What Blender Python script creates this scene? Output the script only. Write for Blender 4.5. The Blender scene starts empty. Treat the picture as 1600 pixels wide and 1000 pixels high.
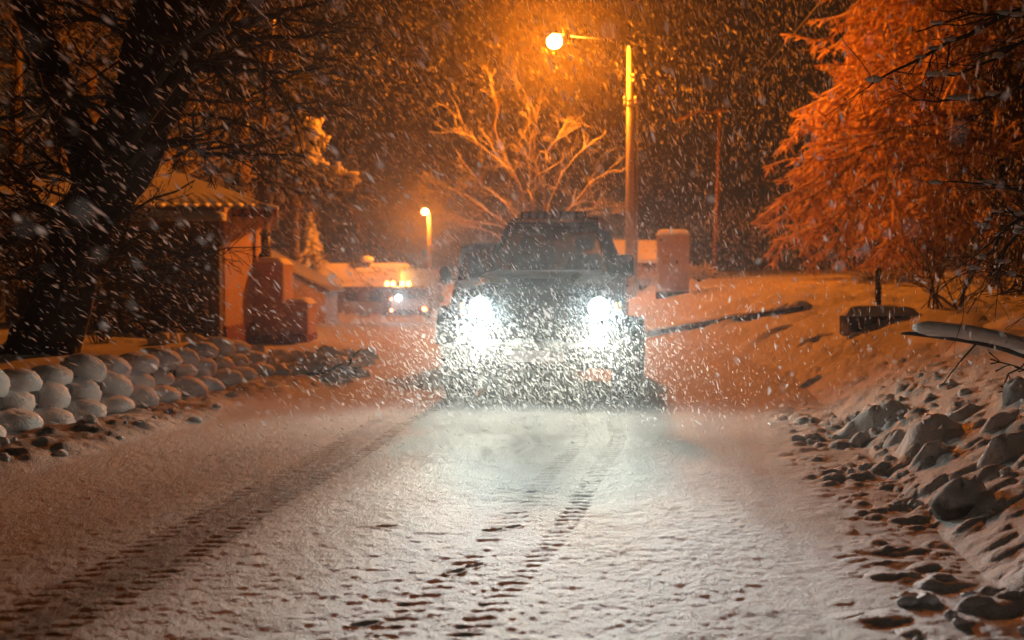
import bpy, math, random
import numpy as np

# ------------------------------------------------------------------ camera, world, lights' exposure
S = bpy.context.scene
COL = S.collection
S.render.engine = 'CYCLES'
CAM_H = 1.26
TILT = math.atan(70 / 2000)
cam_d = bpy.data.cameras.new('camera')
cam_d.lens = 45.0
cam_d.sensor_width = 36.0
cam_d.clip_start = 0.05
cam_d.clip_end = 1500
cam_d.dof.use_dof = True
cam_d.dof.focus_distance = 8.0
cam_d.dof.aperture_fstop = 2.2
cam = bpy.data.objects.new('camera', cam_d)
COL.objects.link(cam)
cam.location = (0, 0, CAM_H)
cam.rotation_euler = (math.pi / 2 - TILT, 0, 0)
S.camera = cam

W = bpy.data.worlds.new('World')
S.world = W
W.use_nodes = True
wn = W.node_tree.nodes
bg = wn['Background']
bg.inputs['Color'].default_value = (1.0, 0.58, 0.30, 1)      # snow cloud lit from below by the town
bg.inputs['Strength'].default_value = 0.012

SODIUM = (1.0, 0.22, 0.008)
COOL = (0.72, 0.94, 1.0)
HAZE_DENSITY = 0.0006
P_LAMP = 18500.0
P_LAMP_FAR = 13000.0
P_HEAD = 4000.0
P_FOG = 2900.0
WARM = (1.0, 0.94, 0.72)

S.view_settings.view_transform = 'Standard'
S.view_settings.look = 'None'
S.view_settings.gamma = 1.0
S.view_settings.exposure = 0.0
S.view_settings.use_curve_mapping = False
cy = S.cycles
cy.use_denoising = True
cy.use_adaptive_sampling = False
cy.max_bounces = 6
cy.diffuse_bounces = 4
cy.glossy_bounces = 2
cy.transmission_bounces = 3
cy.transparent_max_bounces = 6
cy.volume_bounces = 1
cy.sample_clamp_indirect = 8.0
cy.sample_clamp_direct = 30.0
cy.caustics_reflective = False
cy.caustics_refractive = False

R = random.Random(11)
NR = np.random.RandomState(5)
PI = math.pi


# ------------------------------------------------------------------ geometry of the view (only used to measure where things stand)
def ray(px, py):
    u = (px - 800) / 2000.0
    v = (500 - py) / 2000.0
    ca, sa = math.cos(TILT), math.sin(TILT)
    d = np.array([u, ca + v * sa, -sa + v * ca])
    return d / d[1]


def P(px, py, y):
    d = ray(px, py)
    return np.array([d[0] * y, y, CAM_H + d[2] * y])


# ------------------------------------------------------------------ numeric noise
def _h2(ix, iy, seed):
    n = (ix.astype(np.int64) * 374761393 + iy.astype(np.int64) * 668265263 + seed * 974634777) & 0xFFFFFFFF
    n = ((n ^ (n >> 13)) * 1274126177) & 0xFFFFFFFF
    n = ((n ^ (n >> 16)) * 2246822519) & 0xFFFFFFFF
    return ((n ^ (n >> 15)) & 0xFFFFFF) / float(0xFFFFFF)


def vnoise(x, y, seed=0):
    ix, iy = np.floor(x), np.floor(y)
    fx, fy = x - ix, y - iy
    fx = fx * fx * (3 - 2 * fx)
    fy = fy * fy * (3 - 2 * fy)
    a = _h2(ix, iy, seed); b = _h2(ix + 1, iy, seed)
    c = _h2(ix, iy + 1, seed); d = _h2(ix + 1, iy + 1, seed)
    return (a + (b - a) * fx) * (1 - fy) + (c + (d - c) * fx) * fy


def fbm(x, y, oct=4, seed=0):
    s = 0; a = 0.5; t = 0
    for o in range(oct):
        s = s + a * vnoise(x, y, seed + o * 17)
        t += a; a *= 0.5; x = x * 2.03 + 3.1; y = y * 2.03 + 7.7
    return s / t


def clods(x, y, cell, seed, keep=1.0, rmin=.28, rmax=.5):
    """rounded lumps scattered on a jittered grid: height 0..1"""
    gx, gy = x / cell, y / cell
    ix, iy = np.floor(gx), np.floor(gy)
    out = np.zeros_like(gx)
    for dx in (-1, 0, 1):
        for dy in (-1, 0, 1):
            cx, cyy = ix + dx, iy + dy
            jx = cx + _h2(cx, cyy, seed)
            jy = cyy + _h2(cx, cyy, seed + 1)
            r = rmin + (rmax - rmin) * _h2(cx, cyy, seed + 2)
            on = _h2(cx, cyy, seed + 3) < keep
            el = 0.7 + 0.6 * _h2(cx, cyy, seed + 4)
            d2 = (((gx - jx) * el) ** 2 + ((gy - jy) / el) ** 2) / (r * r)
            h = np.clip(1 - d2 * (.85 + .4 * fbm(gx * 3.1, gy * 3.1, 2, seed + 9)), 0, 1) ** .62 * (r / rmax) * on
            out = np.maximum(out, h)
    return out


def sst(e0, e1, x):
    t = np.clip((x - e0) / (e1 - e0), 0, 1)
    return t * t * (3 - 2 * t)


RR_Y = [-10, 0, 4.4, 9.5, 14.8, 18, 22, 30, 45, 80, 400]
RR_X = [-1., .45, 1.1, 1.85, 2.6, 2.75, 2.6, 1.6, -1, -6, -30]
RL_Y = [-10, 0, 7.6, 15.7, 20, 25, 35, 50, 100, 400]
RL_X = [-5.6, -4.1, -3.05, -1.9, -2.1, -3.2, -8, -20, -40, -60]
TR = ([3, 4.75, 7, 9.7, 12.9, 40], [-.42, -.09, .38, .80, 1.05, 2.0])      # right tyre track
TL = ([3, 4.75, 6.0, 7.9, 9.5, 11, 13, 40], [-1.85, -1.58, -1.42, -1.19, -1.03, -.88, -.6, .5])


def prints(x, y):
    """lug prints and pressed strips of the tyre tracks, each 0..1"""
    lugs = np.zeros_like(x); strip = np.zeros_like(x)
    for (ty, tx, sd) in ((TR[0], TR[1], 1), (TL[0], TL[1], 2)):
        u = x - np.interp(y, ty, tx) + .015 * np.sin(y * 1.7 + sd)
        for off, st, amp in ((0., .105, 1.), (-.30, .115, .8)):
            uu = u - off
            inside = 1 - sst(.045, .075, np.abs(uu) + .02 * (fbm(x * 11, y * 11, 2, 71) - .5))
            lug = sst(.0, .8, np.sin((y + .22 * np.abs(uu) + .05 * np.sign(uu) + .05 * fbm(x * 4, y * 2.5, 2, 35)) * 2 * PI / st) + .8 * (fbm(x * 16, y * 16, 2, 36) - .5))
            am = amp * (.6 + .4 * sst(.36, .6, fbm(x * 3.2, y * 1.6, 3, 33 + sd)))
            lugs = np.maximum(lugs, inside * lug * am); strip = np.maximum(strip, inside * am)
    return lugs, strip


def clear_of(x, y):
    """0 where the terrain must stay smooth under the car"""
    return 1 - sst(.9, 1.5, np.abs(x - .4 - .12 * (y - 13))) * 0


def base_h(x, y):
    x = np.asarray(x, float); y = np.asarray(y, float)
    rr = np.interp(y, RR_Y, RR_X); rl = np.interp(y, RL_Y, RL_X)
    s = x - rr; sl = rl - x
    road = -1.25 * sst(14, 84, y)
    right = 1.0 * (1 - np.exp(-np.maximum(.12 * np.clip(s, 0, 1), 1.15 * (s - .62)) / 1.9)) + 0.02 * np.clip(s, 0, 40)
    right = np.where(s > 0, right, 0)
    k = sst(0, 3.0, s)
    h = road * (1 - k) + right
    plat = .06 * sst(0, .5, sl) + .40 * sst(.92, 1.32, sl) + .05 * sst(1.5, 4, sl)
    near = 1 - sst(15.2, 18.5, y + 0.9 * np.clip(x + 4.2, -3, 3))
    plat2 = .42 * sst(2.0, 5.2, sl) * sst(14, 18, y) * (1 - sst(24, 34, y))
    h = h + np.where(sl > 0, np.maximum(plat * near, plat2), 0)
    return h


def height(x, y, detail=True):
    x = np.asarray(x, float); y = np.asarray(y, float)
    rr = np.interp(y, RR_Y, RR_X); rl = np.interp(y, RL_Y, RL_X)
    s = x - rr; sl = rl - x
    h = base_h(x, y)
    w = .10 * (fbm(x * .35, y * .35, 3, 91) - .5) * sst(-1, .6, np.maximum(s, sl))
    h = h + w * (1 + 2.5 * sst(20, 60, y))
    fade = 1 - sst(26, 40, y)
    # trampled, lumpy verge on the right
    edge = s + .35 * (fbm(x * 1.3, y * 1.3, 3, 7) - .5)
    m1 = sst(-.05, .45, edge) * (1 - .8 * sst(1.1, 2.0, s))
    patch = .55 + .45 * sst(.35, .6, fbm(x * 1.1, y * 1.1, 3, 31))
    lump = clods(x + .05 * fbm(x * 7, y * 7, 2, 3), y, .16, 40, .62)
    lump2 = clods(x, y, .31, 50, .42, .25, .5)
    h = h + fade * m1 * (.040 * lump * patch + .042 * lump2 * patch + .012 * clods(x, y, .095, 65, .5) * patch + .022 * (fbm(x * 9, y * 8, 3, 83) - .5))
    # soft mounds further out on the right
    m2 = sst(1.0, 1.8, s) * (1 - sst(5, 9, s)) * (1 - sst(10, 17, y))
    mound = clods(x * .9, y * .72, .95, 70, .62, .26, .52)
    h = h + m2 * (.17 * mound ** 1.3)
    m3 = sst(.5, 1.5, s) * sst(9, 15, y)
    h = h + fade * m3 * (.13 * (fbm(x * 1.7, y * 1.1, 4, 77) - .45) + .06 * clods(x, y * .6, .6, 78, .5))
    # ploughed rubble on the left, below the wall
    m4 = sst(-.02, .3, sl + .25 * (fbm(x * 1.5, y * 1.5, 2, 9) - .5)) * (1 - sst(.95, 1.15, sl))
    h = h + fade * m4 * (.03 * lump * patch + .03 * lump2 + .07 * fbm(x * 5, y * 5, 3, 4))
    m4b = sst(0, .8, sl) * sst(14.5, 16, y) * (1 - sst(19, 22, y)) * (1 - sst(2.2, 3.2, sl))
    h = h + m4b * (.12 * clods(x, y * .8, .5, 44, .6) + .06 * clods(x, y, .2, 45, .6))
    # bank above the wall, slightly rumpled
    m5 = sst(1.3, 1.8, sl)
    h = h + fade * m5 * (.05 * (fbm(x * 2, y * 2, 3, 14) - .5))
    # trampled grain of the road
    onroad = (1 - sst(-.3, .1, s)) * (1 - sst(-.3, .1, sl)) * (1 - sst(18, 30, y))
    if detail:
        g = fbm(x * 26, y * 22, 3, 21)
        g2 = fbm(x * 6.5, y * 6.5, 2, 22)
        h = h + (1 - sst(9, 16, y)) * (.0085 * (g - .5) + .006 * (g2 - .5)) * (.55 + .45 * onroad)
    pm = prints(x, y)
    h = h - onroad * (.0045 * pm[0] + .002 * pm[1])
    # footprints
    for (fx, fy, ang) in FEET:
        dx, dy = x - fx, y - fy
        c, sn = math.cos(ang), math.sin(ang)
        a = dx * c + dy * sn; b = -dx * sn + dy * c
        d = (a / .055) ** 2 + (b / .028) ** 2
        h = h - .006 * (1 - sst(.55, 1.2, d)) + .004 * np.exp(-((np.sqrt(d) - 1.25) / .2) ** 2)
    return h


FEET = []
for px, py, a in ((712, 893, 1.0), (740, 884, 1.0), (568, 975, .6), (603, 822, .3), (800, 824, .7), (770, 828, .5),
                  (1025, 695, .8)):
    d = ray(px, py); t = CAM_H / -d[2]
    FEET.append((d[0] * t, t, a))


def hit(px, py, ymin=3.0, ymax=150.0):
    d = ray(px, py)
    ys = np.linspace(ymin, ymax, 6000)
    z = CAM_H + d[2] * ys
    h = height(d[0] * ys, ys, False)
    i = np.argmax(z < h)
    if i == 0:
        i = 3000
    return float(d[0] * ys[i]), float(ys[i]), float(h[i])


def gz(x, y):
    return float(height(np.array([x]), np.array([y]), False)[0])


# ------------------------------------------------------------------ materials
def new_mat(name):
    m = bpy.data.materials.new(name)
    m.use_nodes = True
    nt = m.node_tree
    return m, nt, nt.nodes, nt.links, nt.nodes['Principled BSDF']


def noise(nt, scale, detail=4, rough=.6, vec=None, coord='Object'):
    n = nt.nodes.new('ShaderNodeTexNoise')
    n.inputs['Scale'].default_value = scale
    n.inputs['Detail'].default_value = detail
    n.inputs['Roughness'].default_value = rough
    if vec is None:
        tc = nt.nodes.new('ShaderNodeTexCoord')
        vec = tc.outputs[coord]
    nt.links.new(vec, n.inputs['Vector'])
    return n


def ramp(nt, src, a, b, ca=(0, 0, 0, 1), cb=(1, 1, 1, 1)):
    r = nt.nodes.new('ShaderNodeValToRGB')
    r.color_ramp.elements[0].position = a
    r.color_ramp.elements[1].position = b
    r.color_ramp.elements[0].color = ca
    r.color_ramp.elements[1].color = cb
    nt.links.new(src, r.inputs['Fac'])
    return r


def mixc(nt, fac, a, b):
    m = nt.nodes.new('ShaderNodeMix')
    m.data_type = 'RGBA'
    if hasattr(fac, 'links'):
        nt.links.new(fac, m.inputs[0])
    else:
        m.inputs[0].default_value = fac
    for i, c in ((6, a), (7, b)):
        if isinstance(c, tuple):
            m.inputs[i].default_value = (*c[:3], 1)
        else:
            nt.links.new(c, m.inputs[i])
    return m.outputs[2]


def mathn(nt, op, a, b=None, clamp=False):
    m = nt.nodes.new('ShaderNodeMath')
    m.operation = op
    m.use_clamp = clamp
    for i, c in enumerate((a, b)):
        if c is None:
            continue
        if isinstance(c, (int, float)):
            m.inputs[i].default_value = c
        else:
            nt.links.new(c, m.inputs[i])
    return m.outputs[0]


def bump(nt, bsdf, src, strength, dist):
    b = nt.nodes.new('ShaderNodeBump')
    b.inputs['Strength'].default_value = strength
    b.inputs['Distance'].default_value = dist
    nt.links.new(src, b.inputs['Height'])
    nt.links.new(b.outputs['Normal'], bsdf.inputs['Normal'])


SNOW = (.80, .80, .82)


def mat_plain(name, col, rough=.6, metal=0.0, vary=.25, scale=6, bmp=0.0, coat=0):
    m, nt, N, L, b = new_mat(name)
    n = noise(nt, scale)
    dark = tuple(c * (1 - vary) for c in col)
    lite = tuple(min(1, c * (1 + vary)) for c in col)
    r = ramp(nt, n.outputs['Fac'], .3, .7, (*dark, 1), (*lite, 1))
    L.new(r.outputs[0], b.inputs['Base Color'])
    b.inputs['Roughness'].default_value = rough
    b.inputs['Metallic'].default_value = metal
    if coat:
        b.inputs['Coat Weight'].default_value = coat
    if bmp:
        n2 = noise(nt, scale * 6)
        bump(nt, b, n2.outputs['Fac'], .6, bmp)
    return m


def mat_snowy(name, col, lo=.25, hi=.6, rough=.8, scale=5, bmp=.01, amount=1.0, vary=.3):
    """a surface that carries snow wherever it faces up"""
    m, nt, N, L, b = new_mat(name)
    n = noise(nt, scale)
    dark = tuple(c * (1 - vary) for c in col)
    lite = tuple(min(1, c * (1 + vary)) for c in col)
    r = ramp(nt, n.outputs['Fac'], .3, .7, (*dark, 1), (*lite, 1))
    g = N.new('ShaderNodeNewGeometry')
    sx = N.new('ShaderNodeSeparateXYZ')
    L.new(g.outputs['Normal'], sx.inputs[0])
    n2 = noise(nt, scale * 3, 3)
    a = mathn(nt, 'MULTIPLY_ADD', n2.outputs['Fac'], .5)
    a.node.inputs[2].default_value = -.25
    z = mathn(nt, 'ADD', sx.outputs['Z'], a)
    f = ramp(nt, z, max(0, lo), hi)
    fa = mathn(nt, 'MULTIPLY', f.outputs[0], amount)
    c = mixc(nt, fa, r.outputs[0], SNOW)
    L.new(c, b.inputs['Base Color'])
    b.inputs['Roughness'].default_value = rough
    if bmp:
        n3 = noise(nt, scale * 8)
        bump(nt, b, n3.outputs['Fac'], .6, bmp)
    return m


def mat_emit(name, col, strength, light=False):
    m, nt, N, L, b = new_mat(name)
    b.inputs['Base Color'].default_value = (.8, .8, .8, 1)
    b.inputs['Emission Color'].default_value = (*col, 1)
    b.inputs['Emission Strength'].default_value = strength
    m.cycles.emission_sampling = 'AUTO' if light else 'NONE'
    return m


def mat_ground():
    m, nt, N, L, b = new_mat('snow_ground')
    at = N.new('ShaderNodeAttribute'); at.attribute_name = 'bare'
    n = noise(nt, 6, 5)
    n1 = noise(nt, .8, 4)
    soil = ramp(nt, n.outputs['Fac'], .3, .7, (.035, .026, .018, 1), (.14, .10, .07, 1))
    n2 = noise(nt, 9, 5, .7)
    nn = mathn(nt, 'SUBTRACT', n2.outputs['Fac'], .5)
    nn = mathn(nt, 'MULTIPLY', nn, 1.5)
    f = mathn(nt, 'ADD', at.outputs['Fac'], mathn(nt, 'MULTIPLY', nn, mathn(nt, 'MULTIPLY', at.outputs['Fac'], 1.6, True)), True)
    snow = ramp(nt, n1.outputs['Fac'], .3, .7, (.72, .72, .74, 1), (.84, .84, .86, 1))
    ng = noise(nt, 75, 5, .75)
    gr = ramp(nt, ng.outputs['Fac'], .36, .54, (.50, .48, .45, 1), (1, 1, 1, 1))
    mg_ = N.new('ShaderNodeMix'); mg_.data_type = 'RGBA'; mg_.blend_type = 'MULTIPLY'; mg_.inputs[0].default_value = .75
    L.new(snow.outputs[0], mg_.inputs[6]); L.new(gr.outputs[0], mg_.inputs[7])
    c = mixc(nt, f, mg_.outputs[2], soil.outputs[0])
    L.new(c, b.inputs['Base Color'])
    b.inputs['Roughness'].default_value = .75
    n4 = noise(nt, 55, 4, .7)
    n5 = noise(nt, 160, 2, .6)
    hsum = mathn(nt, 'ADD', n4.outputs['Fac'], mathn(nt, 'MULTIPLY', n5.outputs['Fac'], .4))
    bump(nt, b, hsum, .9, .02)
    return m


def mat_powder(name, trans=.35, colr=SNOW):
    """snow clinging to twigs: light passes partly through it"""
    m, nt, N, L, b = new_mat(name)
    b.inputs['Base Color'].default_value = (*colr, 1)
    b.inputs['Roughness'].default_value = .9
    t = N.new('ShaderNodeBsdfTranslucent')
    t.inputs['Color'].default_value = (*colr, 1)
    mx = N.new('ShaderNodeMixShader')
    mx.inputs[0].default_value = trans
    L.new(b.outputs[0], mx.inputs[1]); L.new(t.outputs[0], mx.inputs[2])
    L.new(mx.outputs[0], N['Material Output'].inputs['Surface'])
    return m


M = {}
M['ground'] = mat_ground()
M['snow'] = mat_snowy('fresh_snow', (.74, .74, .76), 0, .4, .8, 6, .02, vary=.05)
M['powder'] = mat_powder('twig_snow', .4)
M['tintsnow'] = mat_powder('tinted_spray_snow', .35, (.72, .52, .42))  # spray snow tinted warm so the tree turns redder and less bright
M['flake'] = mat_powder('snowflake', .55)
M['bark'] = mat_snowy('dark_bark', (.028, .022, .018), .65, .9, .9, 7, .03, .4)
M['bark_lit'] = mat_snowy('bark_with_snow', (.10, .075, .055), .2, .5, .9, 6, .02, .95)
M['twig_dark'] = mat_snowy('bare_twig', (.05, .042, .034), .62, .85, .9, 9, .0, .45)
M['frost'] = mat_snowy('frosted_bark', (.05, .035, .025), .3, .7, .9, 5, 0, .30)
M['pink'] = mat_plain('pink_plaster', (.48, .32, .31), .85, 0, .15, 3, .006)
M['garage'] = mat_plain('shaded_render', (.13, .10, .07), .9, 0, .35, 2, .006)  # wall face in shadow; its shade is put into this dark tone
M['skirt'] = mat_plain('red_brick_plinth', (.20, .06, .045), .9, 0, .35, 12, .01)
M['tile'] = mat_snowy('roof_tile', (.25, .08, .04), .0, .35, .8, 5, .01)
M['timber'] = mat_plain('dark_timber', (.05, .03, .02), .8, 0, .3, 10, .005)
M['concrete'] = mat_snowy('weathered_concrete', (.09, .08, .07), .45, .8, .9, 8, .01)
M['rock'] = mat_snowy('snow_dusted_stone', (.14, .12, .10), .05, .5, .9, 9, .02, .92)
M['metal'] = mat_plain('galvanised_steel', (.34, .33, .32), .5, .6, .15, 8)
M['pole'] = mat_plain('painted_pole', (.42, .38, .34), .6, .1, .2, 6, .003)
M['rust'] = mat_plain('rusty_red_post', (.10, .045, .035), .7, .1, .3, 10)
M['blue_post'] = mat_plain('dark_blue_post', (.035, .04, .075), .55, .2, .3, 20)
M['cab'] = mat_plain('cabinet_paint', (.74, .62, .64), .6, 0, .08, 3)
M['dark'] = mat_plain('black_plastic', (.012, .012, .013), .55, 0, .3, 15)
M['rubber'] = mat_snowy('tyre_rubber', (.02, .02, .02), .75, .95, .85, 20, .01, .5)
M['car'] = mat_snowy('dark_green_paint', (.018, .026, .022), .80, 1.0, .4, 7, 0, .65)
M['car2'] = mat_snowy('dark_grey_paint', (.022, .025, .028), .85, 1.0, .4, 7, 0, .5)
M['rim'] = mat_plain('steel_rim', (.12, .12, .12), .5, .7, .2, 10)
M['glass'] = mat_plain('car_glass', (.03, .035, .03), .08, 0, .5, 4)
M['glassc'] = new_mat('windscreen_glass')[0]
gb = M['glassc'].node_tree.nodes['Principled BSDF']
gb.inputs['Base Color'].default_value = (.75, .85, .75, 1)
gb.inputs['Roughness'].default_value = .02
gb.inputs['Transmission Weight'].default_value = 0.0
gb.inputs['Alpha'].default_value = .28
gb.inputs['Specular IOR Level'].default_value = .9
M['seat'] = mat_plain('seat_cloth', (.09, .08, .06), .9, 0, .4, 12)
M['chrome'] = mat_plain('reflector', (.7, .7, .7), .15, 1, .05, 10)
M['lens'] = mat_emit('headlamp_glow', COOL, 60)
M['lens_off'] = mat_plain('unlit_lens', (.25, .25, .26), .1, 0, .1, 10)
M['bulb'] = mat_emit('sodium_glow', (1, .55, .18), 400)
M['amber'] = mat_emit('amber_beacon', (1, .45, .08), 14)
M['red'] = mat_emit('tail_lamp', (1, .16, .05), 22)
M['white'] = mat_emit('work_light', COOL, 40)
M['house'] = mat_plain('brown_house_wall', (.20, .13, .09), .9, 0, .3, 2, .01)
M['housel'] = mat_plain('cream_house_wall', (.42, .33, .22), .9, 0, .2, 2, .01)
M['van'] = mat_plain('dull_van_paint', (.20, .18, .17), .5, 0, .2, 2)
M['sticker_y'] = mat_plain('yellow_sticker', (.65, .40, .10), .6, 0, .1, 10)
M['sticker_r'] = mat_plain('red_sticker', (.60, .13, .09), .6, 0, .1, 10)
M['ice'] = new_mat('ice')[0]
ib = M['ice'].node_tree.nodes['Principled BSDF']
ib.inputs['Base Color'].default_value = (.9, .92, .95, 1)
ib.inputs['Roughness'].default_value = .08
ib.inputs['Transmission Weight'].default_value = .6
ib.inputs['IOR'].default_value = 1.31


# ------------------------------------------------------------------ mesh helpers
def mesh_np(name, V, F, mat, smooth=False):
    """V (n,3); F list of arrays of equal-width faces"""
    me = bpy.data.meshes.new(name)
    V = np.asarray(V, np.float32)
    Fs = [np.asarray(f, np.int32) for f in F if len(f)]
    nl = sum(f.size for f in Fs); nf = sum(len(f) for f in Fs)
    me.vertices.add(len(V)); me.vertices.foreach_set('co', V.ravel())
    me.loops.add(nl); me.loops.foreach_set('vertex_index', np.concatenate([f.ravel() for f in Fs]))
    me.polygons.add(nf)
    tot = np.concatenate([np.full(len(f), f.shape[1], np.int32) for f in Fs])
    st = np.concatenate([[0], np.cumsum(tot)[:-1]]).astype(np.int32)
    me.polygons.foreach_set('loop_start', st)
    me.polygons.foreach_set('use_smooth', np.full(nf, smooth))
    me.update(calc_edges=True)
    me.validate()
    if mat is not None:
        me.materials.append(mat)
    return me


def link(name, me, parent=None, loc=(0, 0, 0), rot=(0, 0, 0)):
    o = bpy.data.objects.new(name, me)
    COL.objects.link(o)
    o.location = tuple(float(c) for c in loc); o.rotation_euler = rot
    if parent is not None:
        o.parent = parent
    return o


def tag(o, label=None, cat=None, group=None, kind=None):
    if label: o['label'] = label
    if cat: o['category'] = cat
    if group: o['group'] = group
    if kind: o['kind'] = kind
    return o


def empty(name, loc, rz=0.0):
    return link(name, None, None, loc, (0, 0, rz))


class MB:
    def __init__(s):
        s.v = []; s.f = {}; s.n = 0

    def add(s, V, F):
        V = np.asarray(V, float)
        s.v.append(V)
        for f in F:
            f = np.asarray(f, np.int64)
            if f.size == 0: continue
            if f.ndim == 1: f = f[None]
            s.f.setdefault(f.shape[1], []).append(f + s.n)
        s.n += len(V)
        return s

    def box(s, c, size, bev=0.0, rz=0.0, taper=1.0, rx=0.0):
        x, y, z = (d / 2 for d in size)
        if bev <= 0:
            V = np.array([[-x, -y, -z], [x, -y, -z], [x, y, -z], [-x, y, -z], [-x, -y, z], [x, -y, z], [x, y, z], [-x, y, z]])
            V[4:, :2] *= taper
            F = [np.array([[0, 3, 2, 1], [4, 5, 6, 7], [0, 1, 5, 4], [1, 2, 6, 5], [2, 3, 7, 6], [3, 0, 4, 7]])]
        else:
            b = min(bev, x * .95, y * .95, z * .95)
            def ring(zz, i):
                X, Y = x - i, y - i
                q = b * .999 if i == 0 else b * .5
                return [[-X + q, -Y, zz], [X - q, -Y, zz], [X, -Y + q, zz], [X, Y - q, zz], [X - q, Y, zz], [-X + q, Y, zz], [-X, Y - q, zz], [-X, -Y + q, zz]]
            V = np.array(ring(-z, b) + ring(-z + b, 0) + ring(z - b, 0) + ring(z - b * .3, b * .3) + ring(z, b))
            V[16:, :2] *= taper
            F = []
            q = []
            for k in range(4):
                for i in range(8):
                    j = (i + 1) % 8
                    q.append([k * 8 + i, k * 8 + j, k * 8 + 8 + j, k * 8 + 8 + i])
            F = [np.array(q), np.array([[7, 6, 5, 4, 3, 2, 1, 0]]), np.array([[32 + i for i in range(8)]])]
        if rx:
            c_, s_ = math.cos(rx), math.sin(rx)
            V = V @ np.array([[1, 0, 0], [0, c_, -s_], [0, s_, c_]]).T
        if rz:
            c_, s_ = math.cos(rz), math.sin(rz)
            V = V @ np.array([[c_, -s_, 0], [s_, c_, 0], [0, 0, 1]]).T
        return s.add(V + np.array(c), F)

    def tube(s, pts, rad, sides=6, cap=True, squash=1.0):
        P_ = np.asarray(pts, float)
        n = len(P_)
        rad = np.broadcast_to(np.asarray(rad, float), (n,))
        T = np.gradient(P_, axis=0)
        T /= np.linalg.norm(T, axis=1)[:, None] + 1e-9
        up = np.array([0, 0, 1.]) if abs(T[:, 2]).mean() < .9 else np.array([0, 1., 0])
        A = np.cross(T, up); A /= np.linalg.norm(A, axis=1)[:, None] + 1e-9
        B = np.cross(A, T)
        th = np.arange(sides) * 2 * PI / sides
        ring = (np.cos(th)[None, :, None] * A[:, None] + np.sin(th)[None, :, None] * B[:, None] * squash) * rad[:, None, None] + P_[:, None]
        V = ring.reshape(-1, 3)
        i = np.arange(n - 1)[:, None] * sides; k = np.arange(sides)[None]
        k2 = (k + 1) % sides
        q = np.stack([i + k, i + k2, i + sides + k2, i + sides + k], -1).reshape(-1, 4)
        F = [q]
        if cap:
            F.append(np.arange(sides)[::-1][None]); F.append((np.arange(sides) + (n - 1) * sides)[None])
        return s.add(V, F)

    def cyl(s, p0, p1, r, sides=16, r2=None):
        return s.tube([p0, p1], [r, r if r2 is None else r2], sides)

    def lathe(s, prof, sides=20, axis='z', c=(0, 0, 0)):
        """prof: list of (r, h)"""
        th = np.arange(sides) * 2 * PI / sides
        V = []
        for r, h in prof:
            ring = np.stack([np.cos(th) * r, np.sin(th) * r, np.full(sides, h)], -1)
            V.append(ring)
        V = np.concatenate(V)
        if axis == 'y':
            V = V[:, [0, 2, 1]] * np.array([1, 1, 1])
        elif axis == 'x':
            V = V[:, [2, 0, 1]]
        n = len(prof)
        i = np.arange(n - 1)[:, None] * sides; k = np.arange(sides)[None]; k2 = (k + 1) % sides
        q = np.stack([i + k, i + k2, i + sides + k2, i + sides + k], -1).reshape(-1, 4)
        if axis == 'y': q = q[:, ::-1]
        caps = [np.arange(sides)[::-1][None], (np.arange(sides) + (n - 1) * sides)[None]]
        if axis == 'y': caps = [c_[:, ::-1] for c_ in caps]
        return s.add(V + np.array(c), [q] + caps)

    def prism(s, poly, axis, a, b):
        """polygon of 2-D points pushed along an axis from a to b"""
        n = len(poly)
        V = []
        for t in (a, b):
            for p, q in poly:
                V.append({'x': (t, p, q), 'y': (p, t, q), 'z': (p, q, t)}[axis])
        F = [[i, (i + 1) % n, n + (i + 1) % n, n + i] for i in range(n)]
        s.add(V, [np.array(F), np.array([list(range(n))[::-1]]), np.array([[n + i for i in range(n)]])])
        return s

    def hull8(s, V):
        """a box given by its eight corners: bottom four (ccw) then top four"""
        return s.add(V, [np.array([[0, 3, 2, 1], [4, 5, 6, 7], [0, 1, 5, 4], [1, 2, 6, 5], [2, 3, 7, 6], [3, 0, 4, 7]])])

    def blob(s, c, r, seed=0, n=10, m=7, rough=.25, flat=.1):
        th = np.arange(n) * 2 * PI / n
        V = []
        rs = np.random.RandomState(seed)
        ph = rs.rand(6) * 6.28
        for j in range(m):
            f = j / (m - 1) * PI
            for t in th:
                k = 1 + rough * (math.sin(t * 2 + ph[0] + f) * .5 + math.sin(t * 3 + ph[1]) * .3 * math.sin(f * 2 + ph[2]) + .3 * math.sin(f * 4 + ph[3] + t))
                z = math.cos(f) * k
                V.append([math.sin(f) * math.cos(t) * k * r[0], math.sin(f) * math.sin(t) * k * r[1], max(z, -flat * 9) * r[2]])
        i = np.arange(m - 1)[:, None] * n; k = np.arange(n)[None]; k2 = (k + 1) % n
        q = np.stack([i + k, i + n + k, i + n + k2, i + k2], -1).reshape(-1, 4)
        return s.add(np.array(V) + np.array(c), [q])

    def mesh(s, name, mat, smooth=False):
        return mesh_np(name, np.concatenate(s.v), [np.concatenate(v) for v in s.f.values()], mat, smooth)

    def build(s, name, mat, parent=None, smooth=False, loc=(0, 0, 0), rot=(0, 0, 0)):
        return link(name, s.mesh(name, mat, smooth), parent, loc, rot)


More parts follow.
